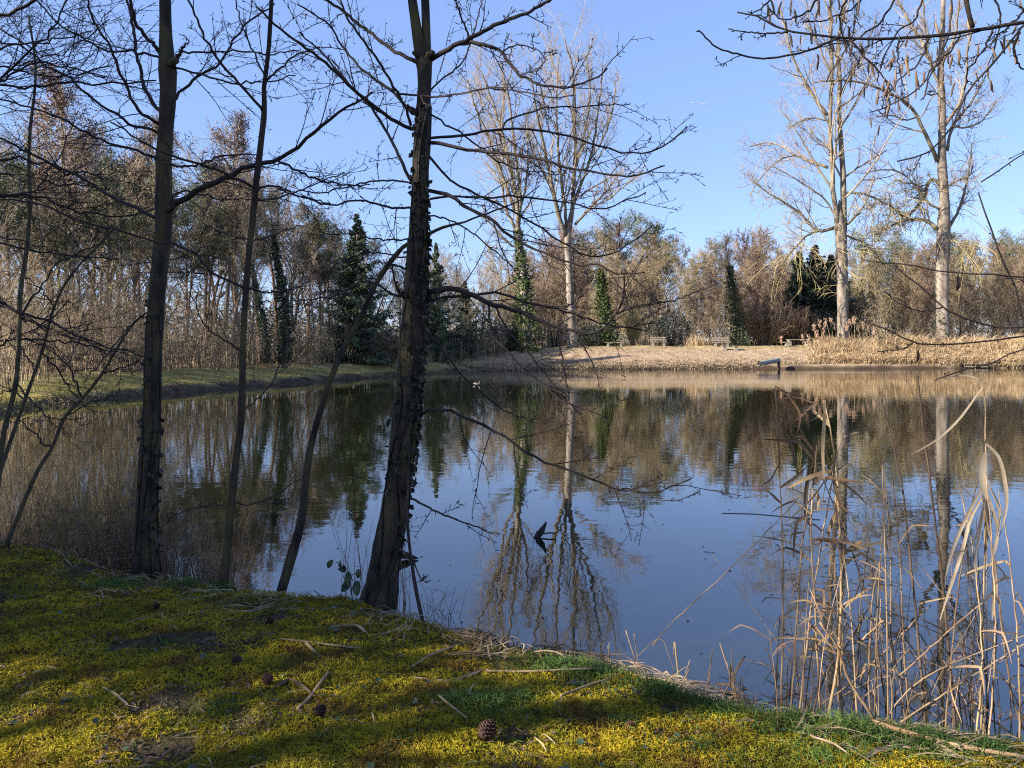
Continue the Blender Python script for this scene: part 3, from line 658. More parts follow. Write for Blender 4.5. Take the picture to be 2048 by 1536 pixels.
k_ = ~((px > 1545) & (px < 1700) & (d < 92)); px, d = px[k_], d[k_]; n = len(px)
stems_on(px, d, rng.uniform(1.2, 5.0, n), u, rng.uniform(.02, .04, n), 7)
put(u.build('undergrowth', M['wood_twig']), 'thicket of bare brown brush along the foot of the far wood', 'undergrowth', kind='stuff')
# deep wood behind both woods: the mass of brush and trunks that closes the view
u = MB(); n = 3400; px = rng.uniform(-500, 2500, n); d = np.where(px < 1000, np.array([bank_d(p) for p in px])+32+22*rng.random(n), 114+20*rng.random(n))
x = (px-CX)/F*d; z = terrain(x, d); h = np.where(px < 1000, rng.uniform(3, 9, n), rng.uniform(3, 9, n)); m = 16
C = np.repeat(np.stack([x, d, z], 1), m, 0); C[:, :2] += rng.normal(size=(n*m, 2))*1.2; C[:, 2] += np.repeat(h, m)*rng.random(n*m)
leaves(u, C, rng.uniform(.35, 1.2, n*m), .16)
put(u.build('deep_wood', M['wood_twig']), 'brown mass of distant branches closing the wood behind the trees', 'wood', kind='stuff')

def tufts(mb, x, y, n, h, w_, spread, lean=.25, bend=.3):
    m = len(x); P = np.repeat(np.stack([x, y, 0*x], 1), n, 0); P[:, :2] += spread*rng.normal(size=(m*n, 2)); P[:, 2] = terrain(P[:, 0], P[:, 1])-.02
    keep = sdist(P[:, 0], P[:, 1]) > -.15; P = P[keep]
    D = np.stack([lean*rng.normal(size=len(P)), lean*rng.normal(size=len(P)), np.ones(len(P))], 1)
    blades(mb, P, D, np.repeat(h, n)[keep]*rng.uniform(.5, 1.2, len(P)), w_, bend)
# dry grass and reeds on the far bank
g = MB(); n = 2300; px = 1620+470*rng.random(n); d = np.interp(px, *BANK)-.12+9*rng.random(n)**1.7; x = (px-CX)/F*d
tufts(g, x, d, 15, rng.uniform(.4, 1.15, n)*np.where(px > 1720, 1.35, 1), .035, .25, .38, .45)
n = 260; px = rng.uniform(1640, 1760, n); d = rng.uniform(75.5, 80, n); x = (px-CX)/F*d; tufts(g, x, d, 16, rng.uniform(.9, 1.7, n), .035, .3, .22, .2)
n = 800; px = rng.uniform(1760, 2350, n); d = rng.uniform(79, 86, n); x = (px-CX)/F*d; tufts(g, x, d, 14, rng.uniform(.6, 2.2, n), .04, .4, .25, .25)
n = 130; px = np.concatenate([rng.uniform(1375, 1410, 80), rng.uniform(1280, 1300, 50)]); d = rng.uniform(81, 84, n); x = (px-CX)/F*d; tufts(g, x, d, 8, rng.uniform(.6, 1.7, n), .03, .2, .2, .15)
put(g.build('dry_grass', M['dry_grass']), 'tall straw coloured grass and reeds along the far right bank', 'grass', kind='stuff')
g = MB(); n = 26000; px = rng.uniform(930, 2200, n); d = np.interp(px, *BANK)+.05+7.5*rng.random(n); x = (px-CX)/F*d; z = terrain(x, d)
leaves(g, np.stack([x, d, z+.03], 1), rng.uniform(.05, .15, n), .4, .9)
n = 1500; px = rng.uniform(930, 1660, n); d = np.interp(px, *BANK)-.12+2.2*rng.random(n)**2.2; tufts(g, (px-CX)/F*d, d, 8, rng.uniform(.12, .42, n), .04, .15, .5, .6)
n = 2600; px = rng.uniform(960, 1680, n); d = np.interp(px, *BANK)+.3+8*rng.random(n); k_ = fbm(px*.02, d*.5, 71) > .45; px, d = px[k_], d[k_]; tufts(g, (px-CX)/F*d, d, 6, rng.uniform(.06, .2, len(px)), .03, .2, .6, .6)
put(g.build('leaf_litter', M['litter']), 'pale dry leaves covering the far bank', 'leaves', kind='stuff')
g = MB(); n = 6000; px = rng.uniform(-150, 960, n); d = np.array([bank_d(p) for p in px])+.35+4.1*rng.random(n); tufts(g, (px-CX)/F*d, d, 7, rng.uniform(.04, .13, n), .022, .15, .4, .4)
mossy = mat('bank_grass', (.20,.16,.045), (.48,.40,.13), .7, .8, world=True, trans=.3)
put(g.build('bank_grass', mossy), 'short mossy grass on the long left bank', 'grass', kind='stuff')
g = MB(); n = 170; px = rng.uniform(-150, 960, n); d = np.array([bank_d(p) for p in px])+.0+.8*rng.random(n); x = (px-CX)/F*d
leaves(g, np.stack([x, d, terrain(x, d)+.02], 1), rng.uniform(.08, .22, n), .22, 1.0); tufts(g, x, d, 4, rng.uniform(.08, .3, n), .02, .1, .6, .5)
put(g.build('shore_debris', M['straw']), 'twigs and dry leaves along the dark foot of the left bank', 'debris', kind='stuff')
# plumed reeds beside the great poplar
ROOT = None
pts = [(1628,650),(1640,643),(1652,640),(1663,640),(1672,648),(1634,664),(1648,656),(1700,642),(1708,636),(1716,650),(1727,648),(1738,652),(1748,658),(1694,650),(1606+0,672),(1617,672),(1563,676)]
for i, (px, py) in enumerate(pts):
    d = 77.5+rng.uniform(-.6, .8); top = at(px, py, d); x0 = top[0]+.25*rng.normal()+.15; z0 = gz(x0, d)-.1
    P = curve(np.array([[x0, d, z0], [(x0+top[0])/2+.05, d, (z0+top[2])/2], top]), 8)[None]; r = np.linspace(.03, .02, 8)[None]
    a = MB(); tubes(a, P, r, 5); lb = 'tall plumed reed in the clump at the foot of the great twin stemmed poplar' if i < 14 else 'single plumed reed beside the picnic table on the far lawn'
    o = put(a.build('plumed_reed', M['reed']), lb, 'reed', 'plumed reeds by the twin stemmed poplar' if i < 14 else 'plumed reeds by the picnic table')
    b = MB(); n = 46; C = top+np.stack([.085*rng.normal(size=n)-.03, .06*rng.normal(size=n), -.75*rng.random(n)+.2], 1); leaves(b, C, .26, .30, 0, along=np.tile([-.25, 0, 1.], (n, 1))); b.build('plume', M['plume'], o)
# ------------------------------------------------------------------ far bank furniture
def bench(label, px, d, w_, back, rz=0.0, table=False):
    loc = spot(px, d); loc = (loc[0], loc[1], loc[2]+.04)
    o = thing('park_bench', label, 'bench', loc, rz, 'wooden benches on the far bank')
    for sx in (-1, 1):
        MB().box((sx*w_*.34, 0, .21), (.20, .42, .42), taper=.9).build('leg', M['concrete'], o, smooth=False, local=True)
    s = MB()
    for k in range(3): s.box((0, -.16+.16*k, .455), (w_, .14, .07))
    s.build('seat', M['plank'], o, smooth=False, local=True)
    if back:
        for sx in (-1, 1): MB().box((sx*w_*.36, .27, .62), (.09, .07, .62), rx=-.15).build('back_post', M['plank'], o, smooth=False, local=True)
        b = MB(); b.box((0, .25, .68), (w_, .06, .15), rx=-.15); b.box((0, .29, .90), (w_, .06, .15), rx=-.15); b.build('backrest', M['plank'], o, smooth=False, local=True)
    return o
bench('leftmost bench, backless, beside the bright green ivy column', 1229, 77.6, 1.9, False)
bench('bench with backrest in front of the dark round bush', 1317, 79, 1.6, True)
bench('bench with backrest between two low stone stools, in the middle of the lawn', 1443, 78.4, 1.75, True)
for px, lb in ((1449, 'low stone stool just right of the middle bench'), (1472, 'second low stone stool right of the middle bench')):
    l = spot(px, 77.0); o = thing('stone_stool', lb, 'stool', l, 0, 'stools beside the middle bench')
    MB().box((0, 0, .2), (.35, .35, .42), taper=.85).build('base', M['concrete'], o, smooth=False, local=True)
    MB().box((0, 0, .46), (.62, .45, .09)).build('seat', M['plank'], o, smooth=False, local=True)
l = spot(1595, 80); o = thing('picnic_table', 'long low picnic table left of the plumed reeds', 'table', l)
MB().box((0, 0, .66), (2.1, .7, .08)).build('tabletop', M['plank'], o, smooth=False, local=True)
for sx in (-.85, .85): MB().box((sx, 0, .32), (.30, .55, .62), taper=.85).build('leg', M['concrete'], o, smooth=False, local=True)
for px, lb in ((1574, 'plain stool at the left end of the picnic table'), (1616, 'plain stool at the right end of the picnic table')):
    l = spot(px, 78.9); o = thing('stone_stool', lb, 'stool', l, 0, 'stools at the picnic table')
    MB().box((0, 0, .22), (.35, .35, .44), taper=.85).build('base', M['concrete'], o, smooth=False, local=True)
    MB().box((0, 0, .47), (.75, .4, .08)).build('seat', M['plank'], o, smooth=False, local=True)
# the inflow pipe
d = 70.6; a0, a1 = at(1519, 727, d-1.5), at(1557, 720, d+.5)
o = thing('drain_pipe', 'pale concrete pipe jutting from the far bank over the water', 'pipe', (a1[0], a1[1], WATER))
ax = nrm(a1-a0); t_ = np.linspace(0, 1, 6)[:, None]; m = MB(); tubes(m, (a0+(a1-a0)*t_)[None], np.full((1, 6), .23), 18, cap=False)
tubes(m, (a0+(a1-a0)*t_)[None][:, ::-1], np.full((1, 6), .175), 18, cap=False)
m.build('pipe_shell', M['pipe'], o)
m = MB(); tubes(m, np.stack([a0+ax*.06, a0+ax*.12])[None], np.full((1, 2), .18), 18); m.build('pipe_mouth_shade', M['pipe_shade'], o)  # dark disc set in the bore, painting the shade of the open end
MB().box((a1[0]-.02, a1[1]-.1, (a1[2]+WATER)/2-.2), (.22, .3, a1[2]-WATER+.2)).build('support', M['reed_dark'], o, smooth=False)
# huts in the trees
l = spot(1117, 89); o = thing('wooden_hut', 'small wooden hut with brown roof behind the bare trunked poplar', 'hut', (l[0], l[1], l[2]-.1))
MB().box((0, 0, 1.0), (2.6, 2.4, 2.0)).build('wall', M['hut_wall'], o, smooth=False, local=True)
m = MB(); m.add([(-1.55,-1.5,1.95),(1.55,-1.5,1.95),(1.55,1.5,1.95),(-1.55,1.5,1.95),(-1.55,0,2.75),(1.55,0,2.75),(-1.55,-1.5,2.05),(1.55,-1.5,2.05),(1.55,1.5,2.05),(-1.55,1.5,2.05),(-1.55,0,2.87),(1.55,0,2.87)],
   [[6,7,11,10],[10,11,8,9],[1,0,4,5],[5,4,3,2],[0,1,7,6],[2,3,9,8],[0,6,10,4],[4,10,9,3],[1,5,11,7],[5,2,8,11]]); m.build('roof', M['hut_roof'], o, smooth=False, local=True)
MB().box((-.55, -1.215, .95), (.75, .05, 1.75)).build('door', M['shed'], o, smooth=False, local=True)
f = MB(); f.box((.65, -1.22, 1.25), (.8, .06, .7)); f = f.build('window', M['plank'], o, smooth=False, local=True)
MB().box((.65, -1.255, 1.25), (.62, .02, .54)).build('pane', M['pane'], f, smooth=False, local=True)
l = spot(1032, 84); o = thing('dark_shed', 'dark boarded shed among evergreens left of the ivy poplar', 'shed', (l[0], l[1], l[2]-.1))
MB().box((0, 0, 1.15), (2.3, 2.2, 2.3)).build('wall', M['shed'], o, smooth=False, local=True)
MB().box((0, 0, 2.38), (2.6, 2.5, .12), rx=.07).build('roof', M['hut_roof'], o, smooth=False, local=True)
MB().box((.2, -1.125, .95), (.9, .05, 1.85)).build('door', M['deadwood'], o, smooth=False, local=True)
# landing steps and rail on the right
d = 74; c = at(1950, 728, d); o = thing('landing_stage', 'low weathered plank landing at the water on the far right', 'landing', (c[0], c[1], WATER))
MB().box((0, 0, .42), (2.2, .5, .07)).build('deck', M['plank'], o, smooth=False, local=True)
MB().box((0, -.18, .16), (2.2, .12, .10)).build('beam', M['plank'], o, smooth=False, local=True)
for sx in (-.95, .95): MB().box((sx, 0, .0), (.12, .12, .8)).build('post', M['deadwood'], o, smooth=False, local=True)
for k in range(3):
    xx = c[0]-.1+.1*k; yy = c[1]+1.5+1.0*k; put(MB().box((xx, yy, gz(xx, yy)+.06), (1.5, .28, .14)).build('step', M['plank'], smooth=False), ('lowest', 'middle', 'topmost')[k]+' timber step climbing the bank behind the plank landing', 'step', 'timber steps on the far right bank')
c = at(1828, 676, 84); o = thing('wooden_rail', 'short wooden rail in the dry grass left of the ivy patched poplar', 'rail', (c[0], c[1], gz(c[0], c[1])))
MB().box((0, 0, .95), (1.9, .07, .14)).build('rail', M['plank'], o, smooth=False, local=True)
for sx in (-.8, .8): MB().box((sx, .08, .5), (.1, .08, 1.1)).build('post', M['plank'], o, smooth=False, local=True)
# the duck
c = at(953, 772, 41); c[2] = WATER
o = thing('duck', 'small pale duck swimming on the pond right of the central trunk', 'duck', tuple(c), -.1); o.scale = (.75,)*3
m = MB(); tubes(m, curve(np.array([[-.30,0,.10],[-.24,0,.085],[-.1,0,.06],[.08,0,.06],[.17,0,.09],[.205,0,.16],[.215,0,.20]]), 18)[None], np.interp(np.linspace(0,1,18),[0,.1,.3,.55,.75,.85,1],[.012,.045,.105,.115,.07,.042,.04])[None], 12); m.build('body', M['duck_body'], o, local=True)
m = MB(); tubes(m, np.array([[[.19,0,.20],[.205,0,.225],[.235,0,.235],[.265,0,.225],[.28,0,.215]]]), np.array([[.025,.05,.056,.042,.022]]), 12); m.build('head', M['duck_head'], o, local=True)
m = MB(); tubes(m, np.array([[[.275,0,.213],[.31,0,.205],[.34,0,.203]]]), np.array([[.022,.02,.010]]), 8); m.build('bill', M['duck_bill'], o, local=True)
# the contrail, kilometres away
p0, p1 = at(1380, 205, 3600), at(1424, 209, 3600); t_ = np.linspace(0, 1, 10)
m = MB(); tubes(m, (p0+(p1-p0)*t_[:, None])[None], (1.7*np.sin(np.pi*np.clip(t_*.9+.06, 0, 1)))[None], 6); put(m.build('contrail', M['contrail']), 'short thin white vapour trail in the blue sky', 'contrail')

# ------------------------------------------------------------------ foreground trees
def branch_obj(name, L, root, mt, nk=6, spur=9, lr=.32, sp=.035, rmin=.0030, nk2=3, up=.0, ang=45):
    """one traced branch with its side twigs and knobby spurs"""
    P, r = L; P, r = P[None], np.maximum(r[None], .0028)
    b = MB(); tubes(b, P, r, 7, lump=.05)
    ln = np.linalg.norm(np.diff(P[0], axis=0), axis=1).sum()
    S = [(P, r)]
    n1 = max(2, int(nk*ln/1.2))
    K = kids(P, r, n1, .12, .97, ang, 16, lr/max(1, ln/1.6), .35, .5, rmin); P1, R1 = grow(K[0], K[1], K[2], np.minimum(K[3], .0045), np.full(len(K[3]), rmin*.55), 7, .09, up); tubes(b, P1, R1, 4); S.append((P1, R1))
    if nk2:
        K = kids(P1, R1, nk2, .2, .95, 45, 16, .5, .3, .7, rmin*.7); P2, R2 = grow(K[0], K[1], K[2], np.minimum(K[3], .0030), K[3]*.55, 5, .10, up); tubes(b, P2, R2, 3); S.append((P2, R2))
    if spur:
        for i, (Q, q) in enumerate(S):
            ll = np.linalg.norm(np.diff(Q, axis=1), axis=2).sum(1).mean(); n = max(2, int(spur*ll*(1.0 if i == 0 else 1.0)))
            K = kids(Q, q, n, .08, 1, 62, 14, 1, 0, 1, .002); L_ = sp*rng.uniform(.35, 1.3, len(K[0]))
            P3, R3 = grow(K[0], K[1], L_, np.full(len(L_), .0022), np.full(len(L_), .0026), 3, .2, .1); R3[:, -1] = .0016; R3[:, 1] = .0027
            tubes(b, P3, R3, 4)
    return b.build(name, M[mt], root)

def roots(mb, c, n, r0, r1):
    """flared roots running from the trunk foot into the bank"""
    for k in range(n):
        a = 6.28*k/n+.3*rng.normal(); t = np.linspace(0, 1, 9); q = .03+.30*t**1.3*rng.uniform(.7, 1.2); a = a+.5*rng.normal()*t
        x, y = c[0]+q*np.cos(a), c[1]+q*np.sin(a); z = terrain(x, y)+.17*(1-t)**2.2-.025*t; z[0] = c[2]+.22
        tubes(mb, np.stack([x, y, z], 1)[None], (r1*1.2*(1-t)+.008)[None], 8, lump=.08)
D0 = 5.35
cb = ground(762, 1203)
ct = thing('alder_tree', 'central dark forked foreground trunk with curling bark and dead ivy leaves', 'tree', tuple(cb))
T, r = trunk_line([(750,1225,88),(758,1200,76),(765,1151,60),(775,1093,58),(787,1034,55),(800,946,53),(809,859,54),(815,790,51),(819,738,50),(826,660,50),(831,608,50),(832,556,46),(836,478,40),(837,440,36),(840,381,33),(843,293,33),(846,234,31),(849,176,27),(849,117,32)], D0, D0, 60)
m = MB(); tubes(m, T[None], r[None], 16, lump=.03)
T2, r2 = trunk_line([(845,135,24),(838,90,23),(831,45,20),(823,-10,17),(816,-70,15),(800,-250,13),(790,-500,9),(770,-800,4)], D0, D0-.1, 30); tubes(m, T2[None], r2[None], 12, lump=.03)
T3, r3 = trunk_line([(852,135,22),(853,90,18),(852,45,17),(850,-10,17),(850,-70,14),(860,-260,12),(875,-520,8),(890,-780,4)], D0, D0+.15, 30); tubes(m, T3[None], r3[None], 12, lump=.03)
for x_, y_, w_, dx in ((863,108,15,9),(831,108,12,-8),(824,222,16,-11),(817,216,11,-9)):     # knobs and stubs
    P, q = limb([(x_-dx, y_+4), (x_, y_), (x_+dx*.4, y_-6)], D0-.03, D0-.06, w_, w_*.7, 5); tubes(m, P[None], q[None], 8, lump=.1)
roots(m, cb, 7, .17, .05); m.build('trunk', M['bark_moss'], ct)
CB = [
 ([(862,119),(893,100),(937,79),(966,62),(1010,41),(1054,26),(1080,12),(1108,-6)],-.5,10,6),
 ([(918,87),(946,86),(981,91),(1004,103),(1022,132),(1054,158),(1098,173),(1142,174),(1186,158),(1215,135)],-.6,8,3),
 ([(834,125),(799,108),(764,85),(732,59),(703,35),(664,6),(640,-15)],.3,8,5),
 ([(822,252),(805,205),(788,176),(764,132),(726,79),(700,44),(675,-10)],-.3,6,4),
 ([(822,220),(788,188),(746,155),(711,126),(679,82),(659,50),(629,29),(595,10)],.4,6,3),
 ([(824,258),(790,243),(746,211),(717,188),(691,164),(659,132),(629,108),(600,88),(560,58),(515,15)],-.8,8,4),
 ([(834,383),(805,328),(788,293),(770,258),(744,217),(700,170),(650,112),(600,66)],.5,7,3),
 ([(835,368),(776,361),(700,372),(640,386),(600,380)],.6,4,2.5),
 ([(830,417),(776,413),(717,401),(659,410),(600,393),(555,380)],-.6,5,2.5),
 ([(793,188),(864,192),(922,188),(975,176),(1048,183),(1100,196),(1150,190)],-.7,4.5,2.5),
 ([(859,276),(908,272),(952,267),(1010,258),(1054,258),(1113,267),(1171,284),(1200,293),(1260,306),(1310,300),(1345,280),(1374,253)],.5,6,2.5),
 ([(1004,259),(1016,240),(1054,226),(1098,215),(1157,214),(1200,211),(1262,207)],.6,4,2),
 ([(858,285),(893,290),(952,302),(1010,306),(1069,316),(1127,331),(1200,347),(1270,352),(1330,330)],-.5,8,3),
 ([(860,228),(893,249),(922,266),(966,300),(1010,330),(1060,342),(1120,350)],.7,4,2),
 ([(858,381),(899,392),(937,416),(978,436),(1004,457),(1046,486),(1095,509),(1134,522),(1168,531),(1194,529),(1238,549),(1290,545)],-.4,8,2.5),
 ([(860,398),(908,393),(966,395),(1040,393),(1127,404),(1200,417),(1250,402),(1292,384)],.4,5,2.5),
 ([(858,312),(900,358),(978,401),(1030,423),(1082,457),(1121,481),(1160,507),(1186,513),(1225,507),(1265,483),(1306,449)],.7,5,2.5),
 ([(857,584),(885,578),(917,580),(943,590),(978,606),(1017,616),(1048,629),(1082,642),(1121,655),(1155,663),(1186,666),(1210,653),(1233,627),(1246,600),(1249,548)],-.3,12,3),
 ([(1233,627),(1265,615),(1317,606),(1356,598),(1400,581),(1435,566)],-.35,4.5,2.5),
 ([(1246,596),(1278,585),(1311,572),(1332,556)],-.3,3,2),
 ([(1195,664),(1265,647),(1304,627),(1340,608)],-.2,3.5,2),
 ([(851,604),(891,595),(939,591),(986,586),(1017,593),(1056,606),(1108,616),(1147,627),(1186,640),(1212,647),(1246,654),(1285,658)],.3,6,2.5),
 ([(978,608),(979,642),(989,673),(1009,697),(1030,718),(1056,746),(1088,770),(1121,800),(1180,822),(1214,838)],-.2,5,2.5),
 ([(989,611),(1009,650),(1030,676),(1061,712),(1090,746),(1129,796),(1165,830)],.1,4,2),
 ([(1116,660),(1119,694),(1127,728),(1132,759),(1137,800),(1142,828)],-.2,4.5,2.5),
 ([(843,652),(878,689),(904,726),(930,757),(956,778),(985,803),(1010,822),(1052,836)],.2,5,2.5),
 ([(836,835),(857,820),(881,819),(910,826),(939,838),(973,853),(1003,870),(1026,888),(1061,910),(1105,929),(1149,944),(1193,961),(1237,980),(1266,982),(1304,986),(1334,977),(1386,957)],-.4,7,2.5),
 ([(1237,980),(1260,978),(1300,992),(1330,1000),(1360,1001)],-.5,3,2),
 ([(808,990),(851,1011),(895,1031),(939,1049),(1000,1071)],-.2,5,2),
 ([(822,600),(786,589),(755,567),(729,563),(703,574),(677,590),(630,600),(586,600)],-.3,5,2.5),
 ([(822,608),(805,594),(792,567),(783,530)],-.2,6,4),
 ([(838,470),(800,480),(750,478),(700,466),(660,470)],.5,4,2),
 ([(846,200),(880,160),(925,125),(950,60),(965,-10)],.6,4,2.5),
 ([(1004,103),(1030,90),(1062,95),(1090,115),(1070,150)],-.6,3,2),
 ([(940,80),(925,40),(905,-10)],-.5,4,2.5),
 ([(815,-80),(760,-180),(690,-300),(640,-420)],.4,7,3),([(852,-90),(930,-200),(1010,-330),(1060,-480)],-.4,7,3),([(800,-260),(740,-400),(710,-560)],-.5,6,3),([(862,-270),(930,-420),(960,-600)],.5,6,3),
 ([(850,430),(900,440),(950,470),(1010,520),(1060,560)],.6,3.5,2),
 ([(834,520),(790,512),(740,505),(690,520),(650,545)],.7,3.5,2),
]
for pts, dd, w0, w1 in CB: branch_obj('branch', limb(pts, D0, D0+dd, w0, w1, 26, .004), ct, 'twig_dark', 7, 14, .34)
def ivy_leaves(T, r, n, root, z0, z1, side=0.0, name='ivy', size=.045):
    i = rng.integers(0, len(T)-1, n*3); z = T[i, 2]; k_ = (z > z0) & (z < z1); i = i[k_][:n]; n = len(i)
    f = rng.random(n)[:, None]; c = T[i]*(1-f)+T[i+1]*f; a = rng.normal(side, 1.0, n)
    q = r[i]*rng.uniform(1.0, 1.28, n); C = c+np.stack([q*np.cos(a), -q*np.sin(a), 0*a], 1)
    al = np.stack([.6*np.cos(a), -.6*np.sin(a), -.6+0*a], 1)
    b = MB(); leaves(b, C, size*rng.uniform(.5, 1.35, n), .8, .2, along=al)
    for s_ in (-.5, .5, 1.3, 2.2):       # climbing stems
        P = T+np.stack([(r*1.04)*np.cos(s_+.4*np.sin(np.arange(len(T))*.4+s_)), -(r*1.04)*np.sin(s_+.4*np.sin(np.arange(len(T))*.4+s_)), 0*r], 1)
        kk = (T[:, 2] > z0-.5) & (T[:, 2] < z1); 
        if kk.sum() > 3: tubes(b, P[kk][None], np.full((1, kk.sum()), .005), 4)
    return b.build(name, M['ivy_near'], root)
ivy_leaves(T, r, 420, ct, .55, 2.75, .5); ivy_leaves(T, r, 150, ct, -.1, 1.4, .1); ivy_leaves(T, r, 80, ct, 2.6, 3.3, 2.6)

D1 = 6.15
lb_ = ground(293, 1128)
lt = thing('alder_tree', 'mossy dark foreground trunk on the left with ragged ivy at its foot', 'tree', tuple(lb_))
T, r = trunk_line([(292,1150,54),(293,1125,46),(293,1034,40),(297,932,38),(302,840,34),(308,693,31),(313,605,31),(324,488,33),(329,425,33),(327,322,29),(334,234,29),(336,170,32),(334,125,35),(333,100,27),(331,50,23),(330,0,22),(329,-60,20),(333,-300,15),(326,-600,10),(335,-900,4)], D1, D1, 60)
m = MB(); tubes(m, T[None], r[None], 16, lump=.03)
for pts, w0, w1 in (([(336,130),(345,126),(352,118)],16,14),([(308,616),(297,612),(291,608)],12,7),([(338,420),(348,413)],14,10)):
    P, q = limb(pts, D1-.04, D1-.08, w0, w1, 5); tubes(m, P[None], q[None], 8, lump=.08)
roots(m, lb_, 6, .12, .035); m.build('trunk', M['bark_moss'], lt)
LB = [
 ([(340,413),(370,395),(420,370),(480,341),(530,325),(560,317),(600,290),(640,255),(700,212),(745,183)],-.5,13,4),
 ([(556,320),(600,345),(660,366),(740,371)],-.4,5,2.5),
 ([(320,106),(287,67),(272,48),(264,20),(256,-15)],-.3,8,6),
 ([(326,232),(293,182),(275,117),(267,59),(253,-10)],.4,8,5),
 ([(320,250),(275,217),(246,158),(223,100),(190,44),(172,-10)],-.6,7,4),
 ([(320,268),(249,240),(176,187),(130,150),(88,130),(44,90),(0,86)],-.8,6,3),
 ([(328,118),(264,103),(217,103),(167,76),(117,47),(73,0)],.6,5,3),
 ([(334,322),(310,316),(255,293),(205,281),(132,240),(67,217),(0,199)],-.9,6,3),
 ([(325,436),(311,434),(234,398),(182,366),(117,334),(59,305),(0,275)],.8,7,4),
 ([(343,205),(378,170),(404,149),(434,132),(469,79),(498,44),(550,8)],.5,6,3),
 ([(344,134),(354,135),(410,150),(469,167),(530,164),(590,150)],-.7,4.5,2.5),
 ([(350,122),(366,97),(379,81)],-.1,9,2),
 ([(366,102),(420,104),(498,103),(540,108),(598,97)],-.2,4,2.5),
 ([(338,326),(350,331),(395,331),(440,312),(516,310)],-.3,5,2.5),
 ([(345,405),(348,390),(360,383),(400,386),(440,398),(525,396)],.3,4,2),
 ([(330,-80),(270,-200),(200,-330),(160,-460)],.4,8,3),([(332,-160),(400,-290),(450,-420),(470,-560)],-.4,8,3),([(331,-330),(270,-480),(240,-640)],-.3,6,3),([(330,-380),(390,-520),(410,-680)],.4,6,3),
 ([(300,640),(271,640),(205,720),(180,745)],-.5,3.5,2),
]
for pts, dd, w0, w1 in LB: branch_obj('branch', limb(pts, D1, D1+dd, w0, w1, 24, .006), lt, 'twig_dark', 7, 4, .42, .03, .0032, 3, .02)
ivy_leaves(T, r, 150, lt, -.1, 1.0, .6, size=.055); ivy_leaves(T, r, 60, lt, .7, 1.9, 2.9, size=.05)

D2 = 5.65
sb = ground(448, 1172)
st = thing('slim_tree', 'slender dark sapling between the left mossy trunk and the leaning stem', 'tree', tuple(sb))
T, r = trunk_line([(444,1190,24),(447,1166,21),(458,1064,16),(466,976,14.5),(476,888,14),(483,840,14),(486,693,12),(492,576,12),(500,488,12),(505,440,13),(511,378,13),(521,293,12),(529,223,11),(527,187,9),(530,161,9),(538,88,8.5),(543,0,8),(546,-60,7),(552,-300,5),(549,-520,2.5)], D2, D2, 60)
m = MB(); tubes(m, T[None], r[None], 12, lump=.03); m.build('trunk', M['bark_moss'], st)
SB = [
 ([(530,164),(565,132),(600,105),(640,95)],.3,5,2.5),
 ([(527,226),(498,188),(442,126),(410,73),(390,26),(376,-10)],-.5,6,4),
 ([(516,379),(542,372),(571,378),(600,393),(660,406)],.4,5,2.5),
 ([(510,378),(475,358),(395,327),(340,310),(293,288),(222,243)],-.7,6,3),
 ([(480,699),(440,675),(410,649),(381,588)],-.3,4,2),
 ([(494,576),(542,585),(586,576),(625,560)],.3,4,2),
 ([(492,578),(440,555),(410,530),(378,498),(340,485),(310,483),(260,466),(205,455),(130,432),(70,406),(0,400)],-.9,5,3),
 ([(497,479),(448,467),(400,445)],.4,3,2),
 ([(501,480),(542,473),(571,459),(610,450)],.3,3.5,2),
 ([(485,822),(542,766),(586,649),(600,600)],.3,3,2),
 ([(467,1008),(420,1010),(380,1018),(350,1030)],-.2,3,2),
 ([(470,1005),(500,1010),(550,990),(600,960)],.2,3,2),
 ([(530,160),(520,130),(500,90),(480,40),(470,-10)],.3,4,2.5),
 ([(510,400),(560,395),(620,372),(690,345)],-.4,4,2),
]
for pts, dd, w0, w1 in SB: branch_obj('branch', limb(pts, D2, D2+dd, w0, w1, 22, .005), st, 'twig_dark', 7, 4, .40, .03, .003, 3, .02)

D3 = 5.5
nb_ = ground(563, 1188)
ln = thing('leaning_stem', 'thin grey stem leaning right behind the central trunk', 'tree', tuple(nb_))
T, r = trunk_line([(560,1205,20),(563,1181,19),(585,1107,20),(604,1034,17),(610,976,15),(617,917,14),(630,859,13),(648,800,12),(659,764,12),(680,712,12),(708,660,11),(733,608,10.5),(751,569,10.5),(776,530,10.5),(797,504,9),(815,488,8),(854,470,7),(885,455,6),(930,444,4)], D3, D3+.35, 60)
m = MB(); tubes(m, T[None], r[None], 12, lump=.04); m.build('trunk', M['bark_moss'], ln)
for pts, dd, w0, w1 in (([(781,527),(800,534),(830,545)],.1,5,3),([(930,444),(980,425),(1040,400),(1080,370)],.3,4,2),([(760,560),(720,550),(690,520)],-.3,3,2)): branch_obj('branch', limb(pts, D3+.3, D3+.3+dd, w0, w1, 12, .003), ln, 'twig_dark', 4, 5, .3)

stem = thing('thin_stem', 'thin dark crooked stem rising from the bank right of the central trunk', 'sapling', tuple(ground(843, 1238)))
T, r = trunk_line([(846,1250,8),(844,1236,8),(832,1181,8),(825,1137,7),(819,1093,6.5),(815,1034,6),(817,960,4),(819,880,3)], 4.95, 5.0, 30); m = MB(); tubes(m, T[None], r[None], 8, lump=.06); m.build('trunk', M['twig_dark'], stem)
branch_obj('branch', limb([(822,1110),(838,1150),(850,1165),(862,1160)], 4.95, 4.9, 3, 2, 8), stem, 'twig_dark', 2, 3, .2)

